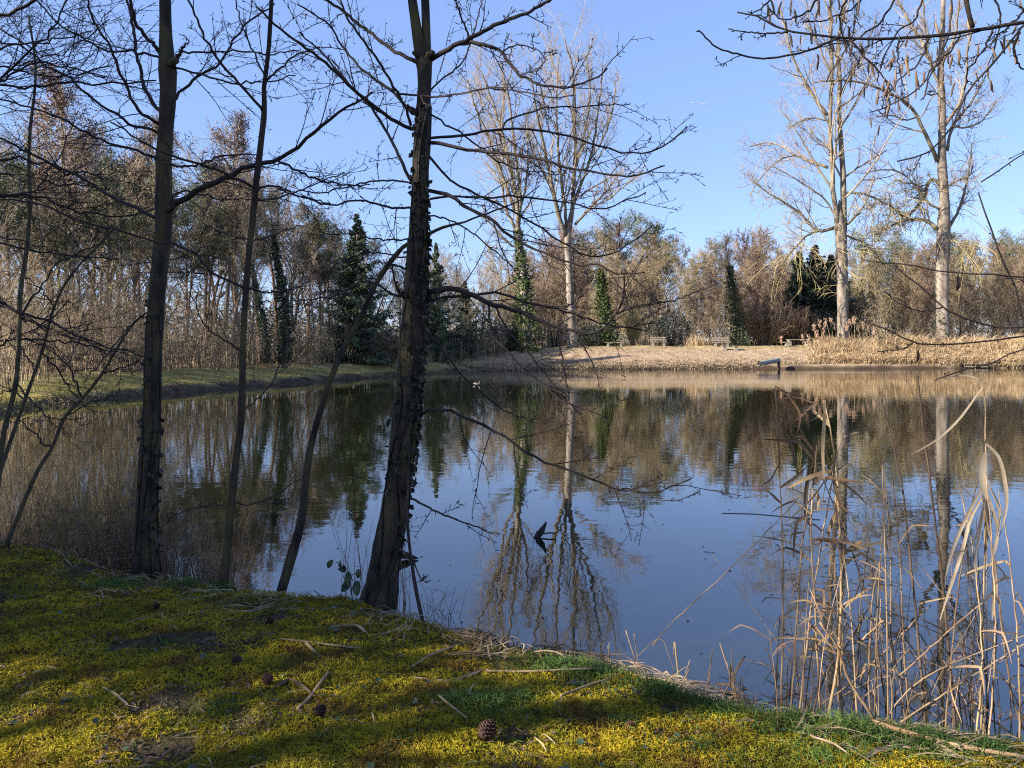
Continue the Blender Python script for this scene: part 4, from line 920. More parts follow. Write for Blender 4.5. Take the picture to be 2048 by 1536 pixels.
# saplings at the left edge
def sapling(label, trunk, d, brs, base=None, mt='twig_olive'):
    T, r = trunk_line(trunk, d, d, 40); base = T[0]; o = thing('bare_sapling', label, 'sapling', tuple(base), group=None)
    m = MB(); tubes(m, T[None], r[None], 8, lump=.04); m.build('trunk', M[mt], o)
    for pts, dd, w0, w1 in brs: branch_obj('branch', limb(pts, d, d+dd, w0, w1, 18, .01), o, 'twig_dark', 7, 3, .5, .03, .003, 4, .02)
    return o
sapling('thin upright sapling nearest the left edge of the photo', [(-20,1110,12),(-12,1040,11.5),(0,930,10.5),(9,858,10),(32,766,9.5),(38,664,9),(41,582,9),(53,503,8),(61,400,7),(58,340,6.5),(60,264,6),(70,176,5),(70,117,4.5),(56,30,3)], 6.8,
 [([(38,640),(90,560),(130,520),(190,490),(250,440)],.4,4,2),([(0,612),(60,630),(130,660),(205,690),(290,715)],-.6,6,2.5),([(-20,480),(60,500),(140,510),(240,520)],.5,4,2.5),([(-20,470),(40,480),(120,505),(180,515)],-.3,3,2),
  ([(61,400),(100,340),(130,290),(150,230)],.5,3.5,2),([(32,766),(60,800),(90,830),(130,840),(170,835)],-.3,3.5,2),([(38,680),(100,680),(170,690),(260,710)],.4,4,2)])
sapling('slanting sapling with arched twigs beside the left edge sapling', [(14,1090,9),(25,1060,9),(73,946,8),(103,897,7.5),(129,835,7),(164,798,6.5),(205,746,5.5),(263,652,4.5),(330,600,3)], 6.6,
 [([(205,746),(260,730),(295,722)],.3,4,2),([(164,798),(140,740),(90,690),(45,680)],-.3,4,2),([(103,897),(60,860),(30,830)],.2,4,2),([(129,835),(150,820),(200,800),(230,790)],.3,3,2)])
sapling('dark arching sapling crossing low behind the left edge saplings', [(-30,1060,9),(0,945,8),(50,800,7),(85,700,6),(110,610,5),(150,540,4),(220,470,3)], 7.2,
 [([(50,800),(20,780),(-10,790)],.2,4,2),([(85,700),(130,760),(160,800),(190,830)],.3,4,2),([(110,610),(60,560),(0,540)],.2,3,2),([(70,740),(40,700),(0,690)],.2,3,2)])
# tree standing left of the frame whose branches reach in at the upper left
ot = thing('overhanging_tree', 'tree beyond the left edge whose fine bare branches fill the upper left corner', 'tree', (-5.6, 6.9, gz(-5.6, 6.9)-.1))
P, q = grow(np.array([[-5.6, 6.9, gz(-5.6, 6.9)-.1]]), np.array([[.02, .02, 1.]]), [7.5], [.13], [.05], 20, .03, .02); m = MB(); tubes(m, P, q, 12, lump=.04); m.build('trunk', M['bark_dark'], ot)
OB = [([(-60,50),(0,30),(60,8),(100,-20)],7,9,6),([(-60,190),(0,171),(70,175),(140,167),(220,168),(310,158)],6.6,6,3),([(-60,185),(0,165),(60,130),(130,135),(210,155)],6.9,5,2.5),([(-60,140),(0,134),(80,148),(150,150),(225,130)],7.2,5,2.5),
      ([(-60,110),(0,100),(55,85),(120,80),(190,60)],7,5,2.5),([(-60,330),(0,318),(73,323),(147,345),(205,347)],6.7,6,3),([(-60,395),(0,393),(75,394),(125,414),(190,425),(250,430),(310,422)],6.4,6,3),([(-60,360),(0,348),(60,356),(130,370),(220,380)],7.1,5,2.5),
      ([(-60,240),(0,160),(60,100),(110,50),(140,-10)],6.9,6,3),([(-60,60),(0,60),(90,110),(150,90),(220,40)],7.3,4,2),([(-60,590),(0,600),(60,640),(130,670),(200,690)],6.9,6,2.5),([(-60,700),(0,690),(80,650),(140,600)],7.0,5,2.5)]
for pts, d, w0, w1 in OB: branch_obj('branch', limb([(-140, pts[0][1]+40)]+pts, d, d+rng.uniform(-.3, .6), w0, w1, 22, .012), ot, 'twig_dark', 9, 2, .55, .03, .003, 5, .03, 38)

# alder on the right whose branches and catkins hang into the upper right corner
D4 = 3.6
ra = thing('alder_tree', 'alder beyond the right edge with black branches and catkins hanging into the upper right corner', 'tree', (3.6, 3.5, gz(3.6, 3.5)-.2))
P, q = grow(np.array([[3.6, 3.5, gz(3.6, 3.5)-.2]]), np.array([[.0, .02, 1.]]), [6.5], [.12], [.05], 20, .025, .02); m = MB(); tubes(m, P, q, 12, lump=.04); m.build('trunk', M['bark_dark'], ra)
RB = [([(2600,-40),(2350,-10),(2200,20),(2048,44),(1985,57),(1922,65),(1843,74),(1748,78),(1678,75),(1606,66),(1574,60),(1542,47),(1511,32),(1476,24)],3.6,13,3),
      ([(1678,76),(1647,89),(1606,104),(1558,114),(1520,117),(1479,109),(1438,97),(1396,61)],3.65,5,3),
      ([(2600,-200),(2300,-110),(2160,-20),(2048,51),(2017,89),(1985,127),(1954,161),(1928,199),(1906,250),(1881,282),(1856,304),(1821,316),(1792,321)],3.4,7,3),
      ([(2560,-330),(2200,-250),(2000,-150),(1934,-30),(1936,10),(1944,55)],3.6,11,9),([(1576,65),(1511,66),(1457,58)],3.6,4,2),([(2040,60),(2028,95),(2035,125),(2048,140)],3.5,5,3)]
RL = [limb(p, d, d+rng.uniform(-.1, .1), w0, w1, 30, .002) for p, d, w0, w1 in RB]
for L in RL: branch_obj('branch', L, ra, 'bark_dark', 3, 2, .2, .02, .0025, 2)
RT = [([(1905,-20),(1903,30),(1893,85),(1870,130),(1840,170),(1790,205),(1740,225)],3.9),([(1860,70),(1840,120),(1800,160),(1770,200)],3.9),([(1800,-20),(1770,30),(1740,60),(1690,85),(1640,95)],4.0),([(1740,-20),(1700,20),(1650,40),(1600,45)],4.0),
      ([(1700,80),(1725,110),(1765,150),(1790,185)],3.8),([(1985,60),(1960,110),(1935,140),(1930,180)],3.8),([(2048,20),(2010,60),(1975,80)],3.8),([(1800,75),(1795,110),(1800,140),(1792,150)],3.6),([(1920,70),(1895,110),(1860,150),(1845,200)],3.9),
      ([(1850,-20),(1830,40),(1800,60),(1770,110),(1755,160)],4.1),([(1640,-20),(1620,20),(1570,40),(1540,20)],4.1),([(1560,-20),(1530,10),(1500,30)],4.1),([(1985,-20),(2000,40),(1990,90),(1975,130)],4.0),([(1700,-20),(1680,40),(1700,100),(1720,130)],4.2)]
tips = []
for p, d in RT:
    L = limb(p, d, d+rng.uniform(-.3, .3), 4.5, 2, 16, .004); branch_obj('branch', L, ra, 'twig_dark', 6, 3, .35, .02, .0026, 3, -.01); tips.append(L[0])
m0 = MB(); P = np.array([[[0,0,0],[.002,0,-.012],[.001,.001,-.03],[-.001,0,-.048],[0,0,-.058]]]); tubes(m0, P, np.array([[.0012,.0036,.0042,.0036,.0016]]), 6, lump=.12)
tp = np.concatenate(tips); first = None
for k in range(98):
    c = tp[rng.integers(len(tp))]+np.array([.05*rng.normal(), .10*rng.normal(), -.015-.03*abs(rng.normal())])
    if first is None: first = o = m0.build('catkin', M['catkin'], ra, local=True)
    else: o = first.copy(); COL.objects.link(o); o.parent = ra
    o.location = c-np.array(ra.location); o.rotation_euler = (.2*rng.normal(), .2*rng.normal(), rng.random()*6); sc = rng.uniform(.9, 1.5); o.scale = (sc, sc, sc)

# twigs reaching in from the right
rs = thing('bare_shrub', 'dark bare shrub beyond the right edge sending long twigs across the far bank', 'shrub', (3.05, 3.15, gz(3.05, 3.15)-.1))
P, q = grow(np.array([[3.05, 3.15, gz(3.05, 3.15)-.1]]), np.array([[.1, .1, 1.]]), [2.6], [.035], [.008], 12, .06, 0); m = MB(); tubes(m, P, q, 8); m.build('stem', M['bark_dark'], rs)
for pts, w0, w1 in (([(2500,600),(2200,560),(2048,555),(2004,551),(1912,545),(1860,539),(1821,529),(1782,528),(1728,521)],4.5,2.5),([(2500,700),(2200,650),(2048,654),(1991,655),(1952,643),(1912,629),(1884,614),(1847,577),(1816,554),(1785,529)],6,2.5),([(1884,615),(1840,622),(1795,605),(1770,582)],3,2),
    ([(2500,740),(2200,660),(2048,673),(1991,681),(1912,688),(1860,689),(1827,686),(1793,668),(1761,654),(1735,647)],6,2.5),([(1825,687),(1803,698),(1757,703)],3.5,2),([(2500,900),(2160,850),(2060,680),(2037,590),(2017,548),(2001,512),(1985,465),(1970,423),(1955,385)],5,3),
    ([(2500,170),(2140,270),(2048,308),(2001,339),(1963,364)],4,2),([(2500,800),(2200,720),(2048,700),(1990,725),(1930,740),(1870,760)],3,1.5),([(2500,660),(2120,620),(2048,560),(1990,560)],3,2)):
    branch_obj('branch', limb(pts, 3.3, 3.3+rng.uniform(-.1, .2), w0, w1, 22, .0015), rs, 'twig_dark', 1, 7, .10, .014, .0022, 0)
def leaf_piece(c, L, w_, dirv, nv, n=7, curl=.25):
    t = np.linspace(0, 1, n); d = nrm(np.array(dirv, float)); nv = np.array(nv, float)
    P = np.array(c)+np.outer(t*L, d)+np.outer(curl*L*np.sin(t*2.6)**2*.4, nv)
    b = MB(); strips(b, P[None], (w_/2*np.sin(np.pi*np.clip(t*.93+.05, 0, 1))**.7)[None], nv[None], .35); return b
for px, py, L, w_, lb in ((1916,551,.070,.026,'largest dark dead leaf hanging below the uppermost right twig'),(1836,700,.055,.016,'narrow dead leaf hanging under the lowest right twig near the ivy patched poplar'),(1921,650,.050,.014,'small curled dead leaf hanging between the two lower right twigs'),(2016,630,.040,.016,'dark dead leaf near the right edge beside the steep twig')):
    c = at(px, py, 3.32); o = put(leaf_piece(c, L, w_, (-.12, .05, -1), (.3, -1, .1)).build('dead_leaf', M['leaf_brown']), lb, 'leaf', 'dead leaves hanging on the right twigs')
# ------------------------------------------------------------------ near bank cover
def scatter(n, d0=2.35, d1=9.5, wide=.86):
    u_ = rng.random(n); d = 1/(1/d0-u_*(1/d0-1/d1)); x = rng.uniform(-wide, wide, n)*d
    s = sdist(x, d); k_ = s > -.02; return x[k_], d[k_], s[k_]
x, y, s = scatter(420000)
mk = fbm(x*2.6, y*2.6, 41, 4)+.10*sstep(.1, .8, s)+.04*(vnoise(x*14, y*14, 3)-.5)
mk = mk+.16*(fbm(x*9, y*9, 61, 2)-.5); k_ = rng.random(len(x)) < sstep(.33, .46, mk); x, y, mk = x[k_], y[k_], mk[k_]; n = len(x)
P = np.stack([x, y, terrain(x, y)-.004+.012*sstep(.45, .7, mk)], 1)
D = np.stack([.75*rng.normal(size=n), .75*rng.normal(size=n), .75+.3*rng.random(n)], 1)
g = MB(); blades(g, P, D, (.011+.021*rng.random(n)**1.5)*(.8+.09*y)*(.7+.8*fbm(x*5, y*5, 91, 2)), .0036+.0011*(y-3).clip(0), .5)
put(g.build('moss', M['moss']), 'yellow green moss carpet covering the near bank', 'moss', kind='stuff')
# green grass
g = MB()
for px, py, rr_, n, h in ((958,1408,.17,900,.07),(905,1400,.10,300,.055),(1035,1395,.12,350,.06),(60,1092,.55,2600,.13),(190,1105,.45,1200,.12),(235,1172,.22,500,.08),(370,1175,.16,320,.10),(445,1180,.12,220,.11),(1240,1448,.12,420,.06),(1110,1335,.22,700,.07),(1190,1345,.22,600,.07),
    (1330,1385,.22,600,.09),(1440,1425,.22,600,.09),(1600,1450,.25,800,.10),(1720,1470,.25,900,.11),(1850,1490,.25,800,.10),(1990,1515,.25,600,.10),(860,1225,.18,600,.05),(780,1210,.2,500,.05),(560,1330,.25,260,.04),(430,1420,.2,200,.05),(640,1480,.2,200,.05),(800,1490,.2,200,.05),(1400,1500,.3,400,.06),(1650,1520,.3,500,.08),(330,1290,.3,200,.04)):
    c = ground(px, py); q = np.abs(rng.normal(size=n))*rr_*.6; a = rng.random(n)*6.28; X, Y = c[0]+q*np.cos(a), c[1]+q*np.sin(a); kk = sdist(X, Y) > -.03; X, Y = X[kk], Y[kk]; n = len(X)
    blades(g, np.stack([X, Y, terrain(X, Y)-.005], 1), np.stack([.45*rng.normal(size=n), .45*rng.normal(size=n), np.ones(n)], 1), h*rng.uniform(.5, 1.25, n), .0032+.0006*(c[1]-3), .4)
x, y, s = scatter(5000); n = len(x); blades(g, np.stack([x, y, terrain(x, y)], 1), np.stack([.6*rng.normal(size=n), .6*rng.normal(size=n), np.ones(n)], 1), rng.uniform(.02, .06, n), .003, .5)
put(g.build('grass', M['grass']), 'short green grass tufts growing through the moss', 'grass', kind='stuff')
# ground leaves and debris
def flat_leaves(mb, x, y, size, wid=.65, lift=.012):
    n = len(x); C = np.stack([x, y, terrain(x, y)+lift*rng.random(n)+.004], 1); u_ = rng.normal(size=(n, 3)); u_[:, 2] *= .35
    nn = np.stack([.35*rng.normal(size=n), .35*rng.normal(size=n), np.ones(n)], 1); u_ = nrm(u_); w_ = nrm(np.cross(u_, nn)); up = np.cross(w_, u_); s_ = (size*np.ones(n))[:, None]; cu = (rng.uniform(-.1, .35, n))[:, None]
    V = np.stack([C-u_*s_*.5+up*s_*cu*.5, C-u_*s_*.15+w_*s_*wid*.42+up*s_*cu*.6, C+u_*s_*.22+w_*s_*wid*.36+up*s_*cu*.4, C+u_*s_*.5+up*s_*cu*.6, C+u_*s_*.22-w_*s_*wid*.36+up*s_*cu*.3, C-u_*s_*.15-w_*s_*wid*.42+up*s_*cu*.6, C-u_*s_*.15, C+u_*s_*.22], 1)
    b = np.arange(n)[:, None]*8; mb.add(V.reshape(-1, 3), b+np.array([[1, 2, 7, 6]]), b+np.array([[6, 7, 4, 5]]), b+np.array([[0, 1, 6]]), b+np.array([[0, 6, 5]]), b+np.array([[2, 3, 7]]), b+np.array([[7, 3, 4]]))
g = MB(); x, y, s = scatter(9000); k_ = rng.random(len(x)) < .24+.76*(fbm(x*2.6, y*2.6, 41, 4)+.16*(fbm(x*9, y*9, 61, 2)-.5) < .43); x, y = x[k_], y[k_]; flat_leaves(g, x, y, rng.uniform(.008, .034, len(x)))
put(g.build('fallen_leaves', M['leaf_brown']), 'dark brown rotting leaves lying between the moss cushions', 'leaves', kind='stuff')
g = MB(); x, y, s = scatter(9000); k_ = rng.random(len(x)) < .05+.55*(s < .75)*(x < -.7)*(fbm(x*2, y*2, 77) > .42)+.1*(s < .4); x, y = x[k_], y[k_]; flat_leaves(g, x, y, rng.uniform(.018, .045, len(x)), .85, .03)
put(g.build('ground_ivy', M['ground_leaf']), 'dark green ground ivy leaves near the water edge', 'ground ivy', kind='stuff')
lipP = np.array([ground(px, py+3) for px, py in LIP])
def lip_pts(px0, px1, n, back):
    px = rng.uniform(px0, px1, n); lx = [p[0] for p in LIP]; c = np.stack([np.interp(px, lx, lipP[:, j]) for j in range(2)], 1)
    tx = np.stack([np.interp(px+40, lx, lipP[:, j]) for j in range(2)], 1)-c; tx /= np.linalg.norm(tx, axis=1, keepdims=True)
    c[:, 1] -= back; return c, tx
def straw_strips(mb, c, tx, L, w_, jit, lift):
    n = len(c); a = jit*rng.normal(size=n); d = np.stack([tx[:, 0]*np.cos(a)-tx[:, 1]*np.sin(a), tx[:, 0]*np.sin(a)+tx[:, 1]*np.cos(a)], 1); m = 7; t = np.linspace(-.5, .5, m)
    P = np.zeros((n, m, 3)); P[..., :2] = c[:, None]+d[:, None]*(t[None, :]*L[:, None])[..., None]; bow = (rng.normal(size=n)*.08)*L
    nn = np.stack([-d[:, 1], d[:, 0]], 1); P[..., :2] += nn[:, None]*(bow[:, None]*(1-4*t**2))[..., None]
    g0 = np.maximum(terrain(P[..., 0], P[..., 1]), WATER+.002).max(1)[:, None]*.4+.6*np.maximum(terrain(P[..., 0], P[..., 1]), WATER+.002)
    P[..., 2] = g0+lift[:, None]*(.4+.6*np.cos(t*3))+.006+(rng.normal(size=n)*.10*L)[:, None]*t[None, :].clip(0)
    nv = np.stack([.5*rng.normal(size=n), .5*rng.normal(size=n), np.ones(n)], 1)
    strips(mb, P, (w_[:, None]*np.array([.5, .9, 1, 1, .95, .8, .3])), nrm(nv), .4)
g = MB()
for px0, px1, n, bk in ((830,1560,900,.30),(480,980,300,.40),(0,480,260,.40),(1500,2150,330,.22),(900,1560,220,.12)):
    c, tx = lip_pts(px0, px1, n, np.abs(rng.normal(size=n))*bk-.10); L = rng.uniform(.05, .5, n)*rng.uniform(.4, 1, n); straw_strips(g, c, tx, L, rng.uniform(.0012, .0045, n), .5, rng.uniform(0, .045, n))
x, y, s = scatter(1100); n = len(x); straw_strips(g, np.stack([x, y], 1), np.tile([1., 0], (n, 1)), rng.uniform(.02, .14, n), rng.uniform(.0008, .003, n), 1.5, rng.uniform(0, .012, n))
put(g.build('reed_litter', M['straw']), 'drifted dry reed stalks and straw along the near water edge', 'litter', kind='stuff')

def lying(name, label, cat, px, w_, mt, lift=.012, flat=True, group=None):
    """a stalk or leaf lying on the bank along pixel way-points, width in photo pixels"""
    G = curve(np.array([ground(*p) for p in px]), 12); zt = np.maximum(terrain(G[:, 0], G[:, 1]), WATER); tt = np.linspace(0, 1, 12); ch = zt[0]+(zt[-1]-zt[0])*tt; G[:, 2] = ch+max(0, np.quantile(zt-ch, .7))+lift*.7+.006*rng.normal()*np.sin(tt*5)
    hw = w_*.8/2/F*G[:, 1]; t = np.linspace(0, 1, 12); b = MB()
    if flat: strips(b, G[None], (hw*np.sin(np.pi*np.clip(t*.94+.04, 0, 1))**.5)[None], np.array([[.2, -.3, 1.]]), .4)
    else: tubes(b, G[None], (hw*(1-.25*t))[None], 8)
    return put(b.build(name, M[mt]), label, cat, group)
lying('dry_stalk', 'short thick pale stalk lying across the moss, lower centre left', 'stalk', [(596,1424),(626,1390),(657,1354)], 9, 'reed', .02, False)
lying('dry_stalk', 'long thin stalk lying across shaded moss below the central trunk', 'stalk', [(562,1284),(640,1292),(721,1302)], 6, 'reed', .02, False)
lying('dry_stalk', 'bent pale stalk pointing down right just below the long thin stalk', 'stalk', [(612,1293),(640,1314),(678,1327)], 8, 'reed', .015, False)
lying('reed_leaf', 'curled tan reed leaf touching the short thick stalk', 'reed leaf', [(541,1385),(575,1371),(590,1374),(622,1396)], 12, 'reed_leaf', .018)
lying('reed_leaf', 'narrow pale reed leaf lying on dark moss at the lower left', 'reed leaf', [(205,1382),(232,1396),(256,1416)], 8, 'reed_leaf')
lying('reed_leaf', 'broad tan reed leaf pointing up right toward the slim sapling', 'reed leaf', [(255,1247),(295,1240),(330,1228)], 10, 'reed_leaf')
lying('reed_leaf', 'long rusty brown reed leaf at the centre of the mossy bank', 'reed leaf', [(825,1364),(895,1366),(930,1360),(968,1347)], 10, 'leaf_tan', .02)
lying('dry_stalk', 'pale stalk slanting up to the right above the rusty reed leaf', 'stalk', [(825,1343),(870,1318),(920,1296)], 7, 'reed', .03, False)
lying('dry_stalk', 'thin brownish stalk lying beside the round grass tuft', 'stalk', [(878,1406),(905,1424),(933,1450)], 6, 'reed', .03, False)
lying('reed_leaf', 'curved pale reed leaf below the drifted straw left of centre', 'reed leaf', [(660,1262),(690,1257),(715,1262),(740,1277)], 9, 'reed_leaf', .03)
lying('dry_stalk', 'stalk lying level along the bank right of centre', 'stalk', [(970,1351),(1080,1350),(1190,1348)], 6, 'reed', .03, False)
lying('dry_stalk', 'stalk with torn leaf slanting over the moss right of centre', 'stalk', [(1122,1402),(1160,1386),(1218,1370)], 6, 'reed', .03, False)
lying('reed_leaf', 'small pale leaf scrap hanging from the slanting stalk right of centre', 'reed leaf', [(1124,1400),(1117,1425),(1123,1440)], 8, 'reed_leaf', .02)
lying('reed_leaf', 'broad orange tan leaf lying at the water edge right of centre', 'reed leaf', [(1372,1383),(1395,1379),(1425,1381)], 16, 'leaf_tan', .03)
lying('reed_leaf', 'pale broad leaf right of the orange tan leaf at the water edge', 'reed leaf', [(1428,1378),(1455,1380),(1482,1391)], 12, 'reed_leaf', .03)
lying('dry_stalk', 'large pale stalk lying down to the lower right corner', 'stalk', [(1741,1462),(1830,1490),(1930,1512),(2060,1538)], 13, 'reed_leaf', .05, False)
lying('reed_leaf', 'wide brownish leaf sheath beside the large stalk in the lower right corner', 'reed leaf', [(1800,1478),(1880,1508),(1935,1540)], 26, 'reed_leaf', .035)
lying('reed_leaf', 'short grey leaf lying on green moss left of the large stalk', 'reed leaf', [(1733,1526),(1770,1512),(1803,1508)], 13, 'straw', .02)
lying('reed_leaf', 'flat pale leaf on the moss at the foot of the right reeds', 'reed leaf', [(1472,1452),(1500,1450),(1528,1453)], 10, 'straw', .02)
# cones
def cone_mb(L, rr_):
    b = MB(); n = 70; i = np.arange(n); t = (i+.5)/n; a = i*2.39996; prof = np.sin(np.pi*np.clip(t*.86+.10, 0, 1))**.8*rr_
    c = np.stack([.75*prof*np.cos(a), .75*prof*np.sin(a), t*L], 1); o_ = np.stack([np.cos(a), np.sin(a), .75+0*a], 1); sd = np.stack([-np.sin(a), np.cos(a), 0*a], 1); s_ = .42*rr_*(1.1-.5*t)[:, None]
    tip = c+nrm(o_)*s_*1.25; upv = np.array([0, 0, 1.])*s_*.28
    V = np.stack([c-sd*s_*.55, c+sd*s_*.55, tip+sd*s_*.6, tip-sd*s_*.6, c-sd*s_*.55+upv, c+sd*s_*.55+upv, tip+sd*s_*.45+upv, tip-sd*s_*.45+upv], 1).reshape(-1, 3); k = np.arange(n)[:, None]*8
    b.add(V, k+np.array([[0,3,2,1]]), k+np.array([[4,5,6,7]]), k+np.array([[2,3,7,6]]), k+np.array([[1,2,6,5]]), k+np.array([[3,0,4,7]]))
    tubes(b, np.array([[[0,0,0],[0,0,L*.3],[0,0,L*.7],[0,0,L*.95]]]), np.array([[.5,.8,.7,.2]])*rr_, 10); return b
cm = cone_mb(.042, .020)
c0 = None
for px, py, sc, lb in ((963,1487,1.75,'largest dark red pine cone, standing on bright moss near the lower centre'),(1267,1458,1.0,'small reddish pine cone on the moss right of the round grass tuft'),(317,1219,.95,'small dark red cone on bright moss under the left mossy trunk'),(533,1249,1.05,'dark red cone by the bright moss below the leaning stem'),(472,1333,1.15,'brown pine cone lying on bright moss left of the curled tan leaf'),(541,1374,1.2,'brown pine cone at the end of the curled tan reed leaf'),(631,1437,1.15,'greyish brown pine cone below the short thick stalk')):
    p = ground(px, py)
    if c0 is None: o = c0 = cm.build('pine_cone', M['cone'])
    else: o = c0.copy(); COL.objects.link(o)
    o.location = (p[0], p[1], p[2]+.012*sc); o.scale = (sc,)*3; o.rotation_euler = (rng.uniform(.5, 1.4), rng.uniform(-.5, .5), rng.random()*6); put(o, lb, 'pine cone', 'pine cones on the moss')
# leafy sprig
p = ground(706, 1203); o = thing('leafy_sprig', 'small sprig with round green leaves left of the central trunk foot', 'plant', tuple(p)); ds = p[1]
P, q = limb([(706,1206),(703,1185),(701,1165),(697,1145),(690,1133),(672,1124)], ds, ds-.05, 3, 1.6, 12); m = MB(); tubes(m, P[None], q[None], 6)
for b_ in ([(701,1165),(690,1160),(686,1150)],[(699,1152),(712,1146),(718,1140)],[(703,1180),(710,1172),(714,1164)]): P, q = limb(b_, ds-.02, ds-.06, 2, 1.4, 6); tubes(m, P[None], q[None], 5)
m.build('stem', M['twig_olive'], o)
for px, py, L, dr in ((666,1127,16,(-.6,.1,-.8)),(681,1128,13,(.3,-.3,-.8)),(692,1146,17,(-.7,-.4,.1)),(697,1151,20,(.1,-.5,-.5)),(697,1166,22,(-.2,-.4,-.6)),(714,1168,24,(.1,-.3,-.8)),(717,1145,15,(.3,-.2,-.9)),(689,1174,14,(-.3,-.4,-.7))):
    c = at(px, py-7, ds-.06); leaf_piece(c, L/F*ds*1.2, L/F*ds*.72, np.array(dr)+.2*rng.normal(size=3), (.5*rng.normal(), -1, .35), 9, .25).build('leaf', M['leaf_green'], o)
# dead wood and floating straws in the pond
def deadwood(label, pts, d, name='dead_branch'):
    c = curve(pts, 12); P = np.array([at(a, b, d) for a, b, _ in c]); m = MB(); tubes(m, P[None], (c[:, 2]/2/F*d)[None], 10, lump=.10)
    return put(m.build(name, M['deadwood']), label, 'dead wood')
deadwood('dark pointed snag rising from the open water at the centre', [(1066,1088,9),(1074,1073,12),(1083,1061,13),(1087,1055,9),(1093,1043,2)], 8.1)
deadwood('dark wedge of dead wood at the water behind the central trunk', [(770,1104,16),(800,1108,17),(818,1113,12),(837,1117,2)], 7.25)
deadwood('thin broken root beside the open water snag', [(1084,1068,2.5),(1098,1066,3),(1112,1066,2)], 8.15)
def floating(label, pts, w_):
    P = []
    for px, py in pts: d = (CAMZ-WATER)*F/(py-HY); P.append([(px-CX)/F*d, d, WATER+.004])
    P = curve(np.array(P), 14); m = MB(); tubes(m, P[None], (w_/2/F*P[:, 1])[None], 6); return put(m.build('floating_stalk', M['reed_dark']), label, 'stalk')
floating('long dark reed stalk floating level on blue water left of the right reeds', [(1444,1027),(1500,1028),(1562,1033),(1640,1040)], 1.2)
floating('short dark stalk floating on the blue water near the centre right', [(1407,1103),(1418,1105),(1430,1106)], .8)

g = MB(); n = 420; py = rng.uniform(800, 1380, n); d = (CAMZ-WATER)*F/(py-HY); x = (rng.uniform(200, 2150, n)-CX)/F*d; k_ = (sdist(x, d) < -.05) & (rng.random(n) < .25+.9*(fbm(x*.5, d*.5, 55) > .52)); x, d = x[k_], d[k_]; n = len(x)
a = rng.random(n)*6.28; u_ = np.stack([np.cos(a), np.sin(a), 0*a], 1); w_ = np.stack([-np.sin(a), np.cos(a), 0*a], 1); C = np.stack([x, d, 0*x+WATER+.003], 1); q = (rng.uniform(.008, .028, n))[:, None]
g.add(np.stack([C-u_*q, C+w_*q*.45, C+u_*q+np.array([0, 0, .004]), C-w_*q*.45], 1).reshape(-1, 3), np.arange(n*4).reshape(n, 4))
put(g.build('floating_debris', M['leaf_brown']), 'small dark leaf scraps floating on the pond', 'debris', kind='stuff')
# ------------------------------------------------------------------ reeds
def rleaf(mb, pts, d, w_, n=12, dd=0.0):
    c = curve(pts, n); t = np.linspace(0, 1, n); dep = d+dd*t; P = np.stack([(c[:, 0]-CX)/F*dep, dep, CAMZ-(c[:, 1]-HY)/F*dep], 1)
    strips(mb, P[None], (w_*.72/2/F*d*np.sin(np.pi*np.clip(t*.9+.08, 0, 1))**.6)[None], np.array([[.35*rng.normal(), -1, .3*rng.normal()]]), .25)
def drooping(mb, c, az, L, w_, el=.6, droop=1.6):
    n = 10; t = np.linspace(0, 1, n); w_ = w_*.62; kn = rng.integers(2, 8); e = el-.35*droop*t-(np.arange(n) >= kn)*rng.uniform(.2, 1.5)*(rng.random() < .7); st = L/(n-1); P = np.zeros((n, 3)); P[0] = c; az = az+.5*rng.normal()*t
    for i in range(1, n): P[i] = P[i-1]+st*np.array([math.cos(e[i])*math.cos(az[i]), math.cos(e[i])*math.sin(az[i]), math.sin(e[i])])
    strips(mb, P[None], (w_/2*np.sin(np.pi*np.clip(t*.9+.08, 0, 1))**.6)[None], np.array([[-math.sin(az[0])*.8+.3*rng.normal(), math.cos(az[0])*.8-.2, .8*rng.normal()]]), .3)
def reed_px(label, pts, d, w0, w1, mt='reed', lv=(), nl=0, group=None, lw=9, lm='reed_leaf'):
    L, r = limb(pts, d, d+rng.uniform(-.06, .06), w0*.72, w1*.8, 24, .0016); b = MB(); r = r*(1+.18*(np.arange(24) % 6 == 0)); tubes(b, L[None], r[None], 7)
    o = put(b.build('dry_reed', M[mt]), label, 'reed', group)
    if lv or nl:
        f = MB()
        for l, w_ in lv: rleaf(f, l, d-.02, w_, dd=rng.uniform(-.1, .1))
        for _ in range(nl):
            i = rng.integers(5, 23); drooping(f, L[i], rng.random()*6.28, rng.uniform(.10, .30), lw/F*d*rng.uniform(.5, 1.2), rng.uniform(-.3, 1.1), rng.uniform(.4, 2.2))
        f.build('foliage', M[lm], o)
    return o
GR = 'dry reeds at the right water edge'; GL = 'thin dry reed stem standing among the reeds at the right water edge'
reed_px('leftmost tall reed of the right clump, with a broken fan of leaves at its top', [(1562,1450),(1566,1190),(1564,1062),(1557,904),(1551,772)], 3.75, 6, 2.5, 'reed', [([(1551,772),(1575,790),(1600,830),(1590,880)],6),([(1551,800),(1590,795),(1640,810)],5),([(1552,830),(1590,840),(1635,800)],5),([(1556,855),(1590,850),(1615,880)],6),([(1557,840),(1580,880),(1595,940)],5),([(1560,870),(1600,830),(1640,800)],5),([(1552,780),(1610,795),(1625,815)],4),([(1557,930),(1540,960),(1522,970)],5),([(1561,975),(1590,955),(1612,935)],10),([(1562,1007),(1545,990),(1535,982)],7)])
reed_px('tallest black stalk of the right clump, standing almost upright', [(1912,1470),(1887,1185),(1872,1060),(1860,963),(1834,750)], 3.5, 8, 3.5, 'reed_dark')
reed_px('second black stalk, shorter and left of the tallest black stalk', [(1852,1450),(1828,1190),(1802,963),(1763,797)], 3.55, 8, 3, 'reed_dark')
